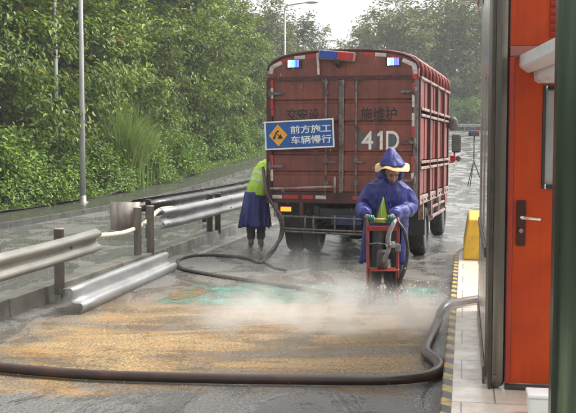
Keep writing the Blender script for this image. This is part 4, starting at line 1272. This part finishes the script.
ph = [gp(264, 262, .08), gp(270, 256, .12), dp(276, 248, 14.7), dp(279.5, 238, 14.75), dp(281, 226, 14.8), dp(277, 214, 14.9)]
ph = [gp(286, 270, .02), gp(276, 268, .02), gp(268, 264.5, .02)] + ph
mb = MB(); mb.tube(ph, .018, 10, sub=7, round_ends=True)
tag(mb.build('air_hose', M['hose_black']), 'short black hose hanging in a curve below the lit tail lamp', 'hose')

# ------------------------------------------------------------------ the breaker on its red trolley
MR = gp(383, 303)
mac = thing('trolley_breaker', 'red framed hand breaker on a dark shoe held by the worker in the hat', 'machine', MR)
def up(x, z): return (x, .02 + .10 * z, z)
mb = MB()
for sx in (-1, 1):
    mb.tube([up(sx * .172, .02), up(sx * .168, .45), up(sx * .175, .90), (sx * .172, .16, .935)], .0165, 12, sub=4, round_ends=True)
fr = mb.build('frame', M['machine_red'], mac)
mb = MB(); mb.box((0, .092, .835), (.33, .025, .055)); mb.build('crossbar', M['machine_red'], mac, bevel=.005)
mb = MB(); mb.cyl((-.17, .15, .93), (.17, .15, .93), .0135, 12); mb.build('handle_bar', M['straw'], mac)
mb = MB(); mb.tube([(-.17, .07, .655), (-.06, .05, .67), (.06, .05, .655), (.17, .07, .665)], .008, 8, sub=4); mb.build('cross_rod', M['rod'], mac)
mb = MB()
mb.bb(-.145, -.125, -.10, .12, .03, .37); mb.bb(.125, .145, -.10, .12, .03, .37); mb.bb(-.124, .124, .09, .12, .03, .37); mb.bb(-.15, .15, -.14, .14, .0, .03)
mb.build('guard_box', M['machine_dark'], mac, bevel=.005)
mb = MB(); mb.bb(-.15, .15, -.11, .125, .371, .386); mb.build('guard_rim', M['machine_red'], mac, bevel=.003)
mb = MB(); mb.cyl((-.01, -.02, .02), (-.01, -.02, .36), .022, 14); mb.ring_loft([(-.01, -.02, .10, .045, .045), (-.01, -.02, .12, .055, .055), (-.01, -.02, .21, .055, .055), (-.01, -.02, .23, .035, .035)], 18); mb.build('chisel', M['steel'], mac)
mb = MB(); mb.ring_loft([(-.01, .0, .37, .05, .05), (-.01, .0, .42, .065, .065), (-.01, .01, .56, .065, .065), (-.01, .02, .60, .045, .045)], 18); mb.build('hammer', M['machine_dark'], mac)
mb = MB(); mb.tube([(.14, .06, .93), (.11, -.02, .90), (.06, -.05, .80), (.045, -.055, .70), (.05, -.05, .60), (.0, -.045, .50), (-.015, -.03, .40)], [.02, .024, .027, .03, .026, .022, .018], 12, sub=7); mb.build('supply_hose', M['hose_grey'], mac)
mb = MB(); mb.bb(.07, .125, -.06, .0, .63, .70); mb.cyl((.097, -.065, .665), (.097, -.09, .665), .026, 16); mb.cyl((.02, -.07, .655), (.08, -.06, .665), .016, 10); mb.build('valve', M['steel'], mac, bevel=.004)
mb = MB(); mb.bb(.135, .195, .0, .06, .58, .66); mb.build('switch_box', M['hose_grey'], mac, bevel=.008)
mb = MB(); mb.tube([(.17, .1, .91), (.24, .06, .80), (.275, .04, .60), (.255, .02, .42), (.20, .0, .28), (.145, -.02, .16)], .021, 12, sub=7); mb.build('air_hose', M['hose_black'], mac)
for sx in (-1, 1):
    mb = MB(); mb.tube([(sx * .155 - .018, .17, .075), (sx * .155 - .014, .17, .075), (sx * .155 + .014, .17, .075), (sx * .155 + .018, .17, .075)], [.06, .075, .075, .06], 20); mb.build('wheel', M['rubber'], mac)

# ------------------------------------------------------------------ people
def fold_fn(seed, amp, sc1=7, sc2=18):
    of = Vector((seed, seed * 2, seed * 3))
    def f(co, n):
        q = Vector((co.x * 1.0, co.y * 1.0, co.z * .38))
        qq = q * sc1 + of + Vector((noise.noise(q * 2 + of), noise.noise(q * 2 - of), 0)) * .9
        a = (1 - abs(noise.noise(qq)) * 2) ** 3
        b = noise.noise(Vector((co.x, co.y, co.z * .7)) * sc2 + of)
        return amp * (a * .6 + b * .35)
    return f

def head_shape(mb, c, tilt, yaw=0, s=1.0):
    m = Matrix.Rotation(yaw, 3, 'Z') @ Matrix.Rotation(tilt, 3, 'X')      # tilt > 0 nods the chin towards the chest
    c = Vector(c)
    def E(p, r): mb.ell(c + m @ (Vector(p) * s), [q * s for q in r], m, 18, 12)
    E((0, .012, .035), (.076, .095, .088)); E((0, -.018, -.03), (.064, .078, .085)); E((0, -.05, -.088), (.036, .034, .026))
    E((0, -.088, .018), (.055, .018, .013))
    mb.tube([c + m @ (Vector(p) * s) for p in ((0, -.09, .012), (0, -.104, -.012), (0, -.114, -.034))], [.009, .012, .016], 8, round_ends=True)
    for k in (-1, 1):
        E((k * .017, -.10, -.038), (.011, .011, .009)); E((k * .04, -.074, -.022), (.024, .02, .018)); E((k * .078, .01, -.005), (.010, .022, .033))
    E((0, -.092, -.062), (.025, .012, .007)); E((0, -.089, -.074), (.021, .012, .008))
    return lambda p: c + m @ (Vector(p) * s)

def glove(mb, H, bar_dir, side):
    # H: centre of the fist on a bar along bar_dir (world x); fingers come over the top towards -y and curl under
    bx = Vector(bar_dir).normalized()
    def P(a, y, z): return H + bx * a + Vector((0, y, z))
    mb.ell(P(0, .026, .022), (.045, .030, .027)); 
    Ls = (1.0, 1.08, 1.02, .84)
    for k, L in enumerate(Ls):
        a = (-.0325 + .0215 * k) * -side
        mb.tube([P(a, .012, .036), P(a, -.018 * L, .036 * L), P(a * 1.03, -.034 * L, .012), P(a * 1.03, -.030, -.016 * L), P(a, -.008, -.026 * L)], [.0115, .0118, .011, .0105, .0095], 8, sub=3, round_ends=True)
    t = .045 * side
    mb.tube([P(t, .03, .012), P(t * 1.15, .008, -.012), P(t * .75, -.02, -.024), P(t * .2, -.034, -.030)], [.015, .014, .012, .011], 8, sub=3, round_ends=True)

# --- the worker in the hat
WR = gp(386, 292.5)
w1 = thing('person', 'worker in a blue raincoat, straw hat and green gloves bent over the red breaker', 'person', WR)
def loc(p): return Vector(p) - WR
HL = loc(MR + Vector((-.145, .15, .93))); HRt = loc(MR + Vector((.10, .15, .93)))
hc = Vector((.045, -.16, 1.452))
mb = MB()
hp_ = head_shape(mb, hc, R(31), R(6))
mb.tube([(.03, -.03, 1.28), (.035, -.07, 1.36), (.042, -.12, 1.42)], [.06, .055, .055], 12, sub=3, round_ends=True)
mb.tube([(0, .06, .86), (0, .02, 1.0), (.01, -.02, 1.18), (.02, -.03, 1.25)], [.135, .12, .125, .09], 14, sub=3, round_ends=True)
for sx, H in ((-1, HL), (1, HRt)):
    mb.tube([(sx * .15, -.02, 1.225), (sx * .26, -.03, 1.04), H + Vector((sx * .045, .09, .05)), H + Vector((0, .03, .022))], [.05, .045, .032, .028], 12, sub=4, round_ends=True)
    mb.tube([(sx * .09, .06, .86), (sx * .12, .02, .48), (sx * .14, .07, .10)], [.085, .058, .042], 12, sub=4, round_ends=True)
    mb.tube([(sx * .14, .08, .06), (sx * .155, -.10, .045)], [.045, .036], 10, round_ends=True)
    mb.ell(H + Vector((0, .026, .022)), (.038, .024, .021))
    for k in range(4):
        a = -.0325 + .0215 * k
        mb.tube([H + Vector((a, .012, .034)), H + Vector((a, -.016, .033)), H + Vector((a, -.029, .010)), H + Vector((a, -.024, -.012))], .0065, 6, sub=2, round_ends=True)
    mb.tube([H + Vector((-sx * .04, .028, .012)), H + Vector((-sx * .046, .008, -.010)), H + Vector((-sx * .03, -.018, -.022))], .008, 6, sub=2, round_ends=True)
me = remeshed(mb, 'body', [M['skin'], M['eye'], M['lips']], .0085, 3)
inv = (Matrix.Rotation(R(6), 3, 'Z') @ Matrix.Rotation(R(31), 3, 'X')).inverted()
for p in me.polygons:
    q = inv @ (Vector(p.center) - hc)
    if q.y < -.06 and abs(abs(q.x) - .031) < .014 and abs(q.z - .001) < .007: p.material_index = 1
    elif q.y < -.06 and abs(abs(q.x) - .031) < .02 and abs(q.z - .024) < .005: p.material_index = 1
    elif q.y < -.06 and abs(q.x) < .024 and -.082 < q.z < -.056: p.material_index = 2
link('body', me, w1)
# raincoat: trunk, sleeves, collar as one surface
mb = MB()
mb.ring_loft([(0, .05, .80, .26, .18), (0, .045, .86, .265, .185), (0, .03, 1.0, .262, .19), (.005, .0, 1.14, .268, .19), (.01, -.02, 1.23, .25, .175), (.015, -.03, 1.30, .20, .145), (.025, -.035, 1.365, .135, .11), (.03, -.05, 1.42, .10, .085)], 28)
for sx, H in ((-1, HL), (1, HRt)):
    e = Vector((sx * .285, -.02, 1.03))
    wv = H + Vector((sx * .05, .085, .062))
    mb.tube([(sx * .12, -.02, 1.30), (sx * .205, -.025, 1.225), (sx * .265, -.02, 1.12), e, e * .55 + wv * .45 + Vector((0, 0, -.015)), wv], [.07, .08, .08, .08, .075, .064], 16, sub=4, round_ends=True)
mb.tube([(-.085, -.09, 1.40), (-.07, .0, 1.44), (.04, .04, 1.46), (.14, .0, 1.44), (.155, -.09, 1.40)], [.03, .042, .045, .042, .03], 10, sub=4, round_ends=True)
me = remeshed(mb, 'raincoat', M['raincoat'], .0095, 4, fold_fn(3, .030, 8, 16))
link('raincoat', me, w1)
# skirts of the coat, open in front
def skirt(name, parent, mat, cx, cy, z0, z1, rx0, ry0, rx1, ry1, a0, a1, waves, amp, seed, shift=(0, 0)):
    mb = MB(); nz, na = 12, 64
    vs = []
    for i in range(nz + 1):
        f = i / nz
        for k in range(na + 1):
            a = R(a0 + (a1 - a0) * k / na)
            wv = 1 + amp * f * (math.sin(waves * a + seed) * .6 + math.sin(waves * 1.7 * a + 2 * seed + f * 2) * .4)
            jag = .02 * f * math.sin(5 * a + seed)
            vs.append((cx + shift[0] * f + (rx0 + (rx1 - rx0) * f) * wv * math.cos(a), cy + shift[1] * f + (ry0 + (ry1 - ry0) * f) * wv * math.sin(a), z0 + (z1 - z0) * f + jag))
    full = abs(a1 - a0) >= 359.9
    mb.add(vs, [(i * (na + 1) + k, i * (na + 1) + k + 1, (i + 1) * (na + 1) + k + 1, (i + 1) * (na + 1) + k) for i in range(nz) for k in range(na)], True)
    o = mb.build(name, mat, parent)
    s = o.modifiers.new('thick', 'SOLIDIFY'); s.thickness = .006
    return o
skirt('raincoat_skirt', w1, M['raincoat'], 0, .05, .90, .36, .268, .19, .275, .215, -48, 222, 9, .15, 1.3, (-.035, .02))
# vest showing in the open front
mb = MB()
rows = []
for k in range(9):
    f = k / 8
    z = 1.17 - .31 * f
    xl, xr = -.07 - .085 * f ** .8, -.05 + .06 * f
    yf = -.205 + .045 * max(0, (f - .2)) * 1.0
    rows.append([Vector((xl + (xr - xl) * j / 6, yf - .012 * math.sin(math.pi * j / 6) + .004 * math.sin(9 * f + j), z)) for j in range(7)])
mb.add([p for r in rows for p in r], [(i * 7 + j, i * 7 + j + 1, i * 7 + j + 8, i * 7 + j + 7) for i in range(8) for j in range(6)], True)
v = mb.build('vest', M['hivis'], w1); s = v.modifiers.new('thick', 'SOLIDIFY'); s.thickness = .008
mb = MB(); mb.tube([(-.06, -.222, 1.16), (-.085, -.218, 1.02), (-.075, -.196, .88)], .008, 6, sub=4); mb.build('silver_tape', M['silver_band'], v)
mb = MB()
mb.tube([r[0] + Vector((-.012, -.008, 0)) for r in rows], [.012] * 9, 8, round_ends=True); mb.tube([r[-1] + Vector((.012, -.008, 0)) for r in rows], [.012] * 9, 8, round_ends=True)
mb.tube([(.035, -.205, 1.36), (-.02, -.218, 1.28), (-.06, -.222, 1.17)], .007, 6, sub=4)
mb.build('coat_edge', M['raincoat'], w1)
# hat: straw brim and the blue hood pulled over its crown
Hc = Vector((.048, -.135, 1.535))
HT = Matrix.Rotation(R(14), 3, 'X')
mb = MB(); nb = 40
prf_ = [(.085, .032), (.12, .022), (.17, .004), (.205, -.014), (.207, -.018), (.17, -.004), (.12, .012), (.085, .022)]
rings = []
for k in range(nb):
    a = 2 * math.pi * k / nb
    wv = .020 * math.sin(3 * a + .9) + .012 * math.sin(5 * a) - .012 * abs(math.cos(a))
    rings.append([Hc + HT @ Vector((r * math.cos(a), r * .92 * math.sin(a), z + wv * (r / .19) ** 2)) for r, z in prf_])
mb.loft(rings, caps=False, closed=True); mb.build('straw_hat', M['straw'], w1)
mb = MB()
spec = [(.15, .004), (.142, .03), (.122, .07), (.098, .108), (.075, .142), (.054, .168), (.042, .186), (.036, .2), (.018, .212)]
rings = []
for i, (r, z) in enumerate(spec):
    f = i / (len(spec) - 1)
    rings.append([Hc + Vector((-.022 * f + r * (1 + .07 * f * math.sin(4 * a_) + .03 * math.sin(7 * a_ + 3 * f)) * math.cos(a_), .02 * f + r * .95 * math.sin(a_), z - .02 * math.sin(a_ * 1) * -1 * (1 - f) * 0 + (.014 * math.sin(a_) * (1 - f)))) for a_ in [2 * math.pi * k / 36 for k in range(36)]])
mb.loft(rings); link('hood', remeshed(mb, 'hood', M['raincoat'], .008, 3, fold_fn(8, .014, 9, 18)), w1)
mb = MB()
for sx in (-1, 1):
    mb.tube([Hc + Vector((sx * .085, .03, .0)), Hc + Vector((sx * .10, .035, -.07)), Hc + Vector((sx * .10, .04, -.13))], [.03, .036, .04], 10, sub=3, round_ends=True)
mb.ell(Hc + Vector((0, .06, -.06)), (.10, .05, .12))
link('hood_drape', remeshed(mb, 'hood_drape', M['raincoat'], .009, 4, fold_fn(5, .008)), w1)
for sx, H in ((-1, HL), (1, HRt)):
    mb = MB(); glove(mb, H, (1, 0, 0), -sx)
    mb.v = [tuple(H + (Vector(q) - H) * 1.12) for q in mb.v]
    mb.tube([H + Vector((0, .035, .026)), H + Vector((sx * .035, .075, .05))], [.030, .034], 12, round_ends=True)
    link('glove', remeshed(mb, 'glove', M['glove'], .0048, 1), w1)
mb = MB()
mb.tube([(0, .06, .93), (0, .06, .82)], [.15, .15], 16, round_ends=True)
for sx in (-1, 1): mb.tube([(sx * .095, .06, .84), (sx * .125, .02, .5), (sx * .14, .06, .22)], [.108, .085, .072], 14, sub=4, round_ends=True)
link('trousers', remeshed(mb, 'trousers', M['trousers'], .014, 4, fold_fn(4, .012)), w1)
for sx in (-1, 1):
    mb = MB(); mb.tube([(sx * .14, .06, .34), (sx * .14, .07, .12), (sx * .14, .075, .07)], [.078, .06, .058], 14, sub=3, round_ends=True); mb.tube([(sx * .14, .09, .055), (sx * .15, -.05, .05), (sx * .157, -.13, .045)], [.056, .052, .043], 14, sub=3, round_ends=True)
    link('boot', remeshed(mb, 'boot', M['boot'], .009, 3), w1)

# --- the worker in the vest beside the truck, leaning towards it with his back to us
W2 = gp(256, 246.3)
w2 = thing('person', 'worker in a yellow green vest and blue rain skirt leaning behind the truck corner', 'person', W2)
mb = MB()
hc2 = Vector((.33, .26, 1.62))
head_shape(mb, hc2, R(25), R(165))
mb.tube([(.25, .18, 1.46), (.31, .25, 1.58)], [.058, .056], 12, round_ends=True)
mb.tube([(.0, .0, .93), (.06, .05, 1.1), (.16, .12, 1.32), (.24, .17, 1.45)], [.13, .12, .135, .09], 14, sub=3, round_ends=True)
arms = [[(.36, .14, 1.40), (.50, .30, 1.22), (.60, .50, 1.28)], [(.10, .20, 1.42), (.18, .42, 1.22), (.40, .58, 1.22)]]
for a in arms:
    mb.tube(a, [.055, .045, .03], 12, sub=3, round_ends=True)
    e, w_ = Vector(a[1]), Vector(a[2]); d = (w_ - e).normalized()
    mb.tube([w_, w_ + d * .09], [.03, .036], 10, round_ends=True)
    sdv = d.cross(Vector((0, 0, 1))).normalized()
    for k in range(4):
        q = w_ + d * .10 + sdv * (-.027 + .018 * k)
        mb.tube([q, q + d * .04, q + d * (.055 + .008 * (k in (1, 2))) + Vector((0, 0, -.03))], [.0095, .009, .008], 7, round_ends=True)
    q = w_ + d * .03 + sdv * .03
    mb.tube([q, q + sdv * .022 + d * .035, q + sdv * .012 + d * .07 + Vector((0, 0, -.015))], [.012, .011, .009], 7, round_ends=True)
for sx in (-1, 1):
    mb.tube([(sx * .09, .0, .9), (sx * .09, -.02, .48), (sx * .085 + .0, .0, .09)], [.085, .056, .04], 12, sub=3, round_ends=True)
    mb.tube([(sx * .085, -.03, .045), (sx * .10, .14, .04)], [.042, .034], 10, round_ends=True)
link('body', remeshed(mb, 'body', M['skin'], .009, 3), w2)
mb = MB()
def tilt_ring(c, d, rx, ry, n=26):
    d = Vector(d).normalized(); q = d.to_track_quat('Z', 'Y').to_matrix()
    return [Vector(c) + q @ Vector((rx * math.cos(2 * math.pi * k / n), ry * math.sin(2 * math.pi * k / n), 0)) for k in range(n)]
mb.loft([tilt_ring((.0, .0, .90), (.05, .05, 1), .195, .16), tilt_ring((.02, .02, 1.0), (.2, .18, 1), .20, .165), tilt_ring((.08, .065, 1.17), (.3, .28, 1), .205, .165), tilt_ring((.14, .11, 1.32), (.35, .3, 1), .215, .155), tilt_ring((.20, .15, 1.43), (.4, .3, 1), .19, .125), tilt_ring((.24, .18, 1.50), (.4, .3, 1), .09, .08)])
for a in arms:
    p, q = Vector(a[0]), Vector(a[1]); mb.tube([p + (Vector((.22, .16, 1.42)) - p) * .5, p, p + (q - p) * .25], [.07, .085, .08], 14, round_ends=True)
vm = remeshed(mb, 'vest', [M['hivis'], M['silver_band']], .012, 4, fold_fn(11, .02))
ax = Vector((.24, .17, .5)).normalized()
for p in vm.polygons:
    h = (Vector(p.center)).dot(ax)
    if .985 < h < 1.03 or 1.115 < h < 1.16: p.material_index = 1
link('vest', vm, w2)
mb = MB()
for a in arms:
    p, q, r_ = [Vector(v_) for v_ in a]; mb.tube([p, p + (q - p) * .3, q, r_], [.07, .078, .068, .055], 12, sub=4, round_ends=True)
link('sleeves', remeshed(mb, 'sleeves', M['raincoat'], .012, 4, fold_fn(6, .012)), w2)
mb = MB(); mb.ell(hc2 + Vector((.0, .0, .045)), (.105, .115, .115)); mb.tube([hc2 + Vector((-.02, -.04, -.03)), hc2 + Vector((-.06, -.07, -.14))], [.09, .10], 12, round_ends=True)
link('hood', remeshed(mb, 'hood', M['raincoat'], .012, 4, fold_fn(9, .01)), w2)
skirt('rain_skirt', w2, M['raincoat'], .0, .0, .965, .345, .20, .165,   .275, .22, 0, 360, 8, .17, .4, (-.015, 0))
mb = MB()
mb.tube([(0, 0, .9), (0, 0, .82)], [.14, .14], 16, round_ends=True)
for sx in (-1, 1): mb.tube([(sx * .09, .0, .84), (sx * .092, -.02, .5), (sx * .088, .0, .17)], [.10, .088, .075], 14, sub=4, round_ends=True)
link('trousers', remeshed(mb, 'trousers', M['trousers'], .014, 4, fold_fn(14, .014)), w2)
for sx in (-1, 1):
    mb = MB(); mb.tube([(sx * .086, -.03, .10), (sx * .086, -.035, .055), (sx * .095, .06, .05), (sx * .105, .16, .04)], [.05, .052, .05, .038], 12, sub=3, round_ends=True)
    link('shoe', remeshed(mb, 'shoe', M['boot_brown'], .009, 2), w2)

# ------------------------------------------------------------------ spray, mist and air
g = np.random.default_rng(5)
mb = MB()
for k in range(420):
    a = g.uniform(0, 6.283); r = abs(g.normal(0, .38)); h = abs(g.normal(0, .13)) + .01
    c = Vector((MR.x + r * math.cos(a) * 1.5, MR.y - .05 + r * math.sin(a), h)); q = g.uniform(.002, .006)
    mb.add([c + Vector((q, 0, -q)), c + Vector((-q, q, -q)), c + Vector((-q, -q, -q)), c + Vector((0, 0, q * 1.5))], [(0, 1, 2), (0, 3, 1), (1, 3, 2), (2, 3, 0)], True)
tag(mb.build('water_spray', M['sign_white']), 'droplets of water thrown up round the foot of the breaker', 'spray', kind='stuff')

g = np.random.default_rng(6)
M['drop'] = leaf_mat('rain_drop', [(0, (.62, .65, .66)), (1, (.85, .87, .88))], .6, .1)
mb = MB()
for k in range(7000):
    Y = 6.5 + 34 * g.random() ** 1.3
    X = g.uniform(-.33, .30) * Y
    p = Vector((X, Y, 0)); sl_, tl_ = to_st(p)
    if sl_ > -.2 and tl_ < 17 or -4.9 < sl_ < -4.5 or sl_ < -9.7: continue
    q = g.uniform(.0022, .0048) * (.6 + Y / 22); c = Vector((X, Y, hz(tl_) + .004 + abs(g.normal(0, .018))))
    mb.add([c + Vector((q, 0, -q)), c + Vector((-q, q, -q)), c + Vector((-q, -q, -q)), c + Vector((0, 0, q * 1.6))], [(0, 1, 2), (0, 3, 1), (1, 3, 2), (2, 3, 0)], True)
tag(mb.build('rain_splash', M['drop']), 'splashes of rain jumping off the wet road', 'rain', kind='stuff')
mb = MB()
for k in range(900):
    Y = g.uniform(6.5, 20); X = g.uniform(-.32, .19) * Y; Z = g.uniform(.1, CAMH + .16 * Y)
    L = g.uniform(.012, .03); q = g.uniform(.0007, .0013); dx = .10 * L
    mb.add([(X - q, Y, Z), (X + q, Y, Z), (X + dx, Y + q, Z + L), (X, Y + q, Z - L * .2)], [(0, 1, 2), (0, 3, 1), (1, 3, 2), (2, 3, 0)], True)
tag(mb.build('rain', M['drop']), 'thin drops of falling rain', 'rain', kind='stuff')

def volume(name, label, cat, build, loc, mk):
    m = bpy.data.materials.new(name + '_air'); m.use_nodes = True
    t = m.node_tree
    for n in list(t.nodes): t.nodes.remove(n)
    out = t.nodes.new('ShaderNodeOutputMaterial'); pv = t.nodes.new('ShaderNodeVolumePrincipled')
    t.links.new(pv.outputs[0], out.inputs['Volume'])
    mk(t, pv)
    o = build.build(name, m); o.location = loc
    return tag(o, label, cat, kind='stuff')
def mist_nodes(t, pv):
    pv.inputs['Color'].default_value = (.96, .93, .88, 1); pv.inputs['Anisotropy'].default_value = .1
    tc = t.nodes.new('ShaderNodeTexCoord')
    ln = t.nodes.new('ShaderNodeVectorMath'); ln.operation = 'LENGTH'
    mp = t.nodes.new('ShaderNodeMapping'); mp.inputs['Scale'].default_value = tuple(1 / q for q in MR_)
    t.links.new(tc.outputs['Object'], mp.inputs[0]); t.links.new(mp.outputs[0], ln.inputs[0])
    fr = t.nodes.new('ShaderNodeMapRange'); fr.interpolation_type = 'SMOOTHSTEP'
    for i, q in enumerate((.15, 1.0, 1.0, 0.0)): fr.inputs[i + 1].default_value = q
    t.links.new(ln.outputs['Value'], fr.inputs[0])
    nz = t.nodes.new('ShaderNodeTexNoise'); nz.inputs['Scale'].default_value = 2.2; nz.inputs['Detail'].default_value = 5; nz.inputs['Distortion'].default_value = .6
    t.links.new(tc.outputs['Object'], nz.inputs['Vector'])
    nr = t.nodes.new('ShaderNodeMapRange')
    for i, q in enumerate((.40, .68, 0.0, 1.0)): nr.inputs[i + 1].default_value = q
    t.links.new(nz.outputs['Fac'], nr.inputs[0])
    mu = t.nodes.new('ShaderNodeMath'); mu.operation = 'MULTIPLY'
    t.links.new(fr.outputs[0], mu.inputs[0]); t.links.new(nr.outputs[0], mu.inputs[1])
    m2 = t.nodes.new('ShaderNodeMath'); m2.operation = 'MULTIPLY'; m2.inputs[1].default_value = MIST
    t.links.new(mu.outputs[0], m2.inputs[0]); t.links.new(m2.outputs[0], pv.inputs['Density'])
MR_ = (1.8, .95, .56)
MIST = 4.5
mb = MB(); mb.ell((0, 0, 0), MR_, None, 28, 16)
mb.v = [(x, y, max(z, -.015)) for x, y, z in mb.v]
volume('mist', 'pale mist of spray drifting over the road before the breaker', 'mist', mb, (.45, 9.05, .03), mist_nodes)
MR_ = (1.2, 1.0, .8)
MIST = .5
mb = MB(); mb.ell((0, 0, 0), MR_, None, 28, 16)
mb.v = [(x, y, max(z, -.015)) for x, y, z in mb.v]
volume('mist', 'thin wisp of spray rising left of the breaker before the truck wheels', 'mist', mb, (.05, 11.3, .03), mist_nodes)
HAZE = .0009
def haze_nodes(t, pv):
    pv.inputs['Color'].default_value = (.93, .95, .96, 1); pv.inputs['Density'].default_value = HAZE; pv.inputs['Anisotropy'].default_value = .2
mb = MB(); mb.bb(-228, 228, -66, 288, -1.4, 42)
hz_o = volume('haze', 'thin rainy air that pales the far trees', 'haze', mb, (0, 0, 0), haze_nodes)
hz_o.rotation_euler = (0, 0, -PHI)
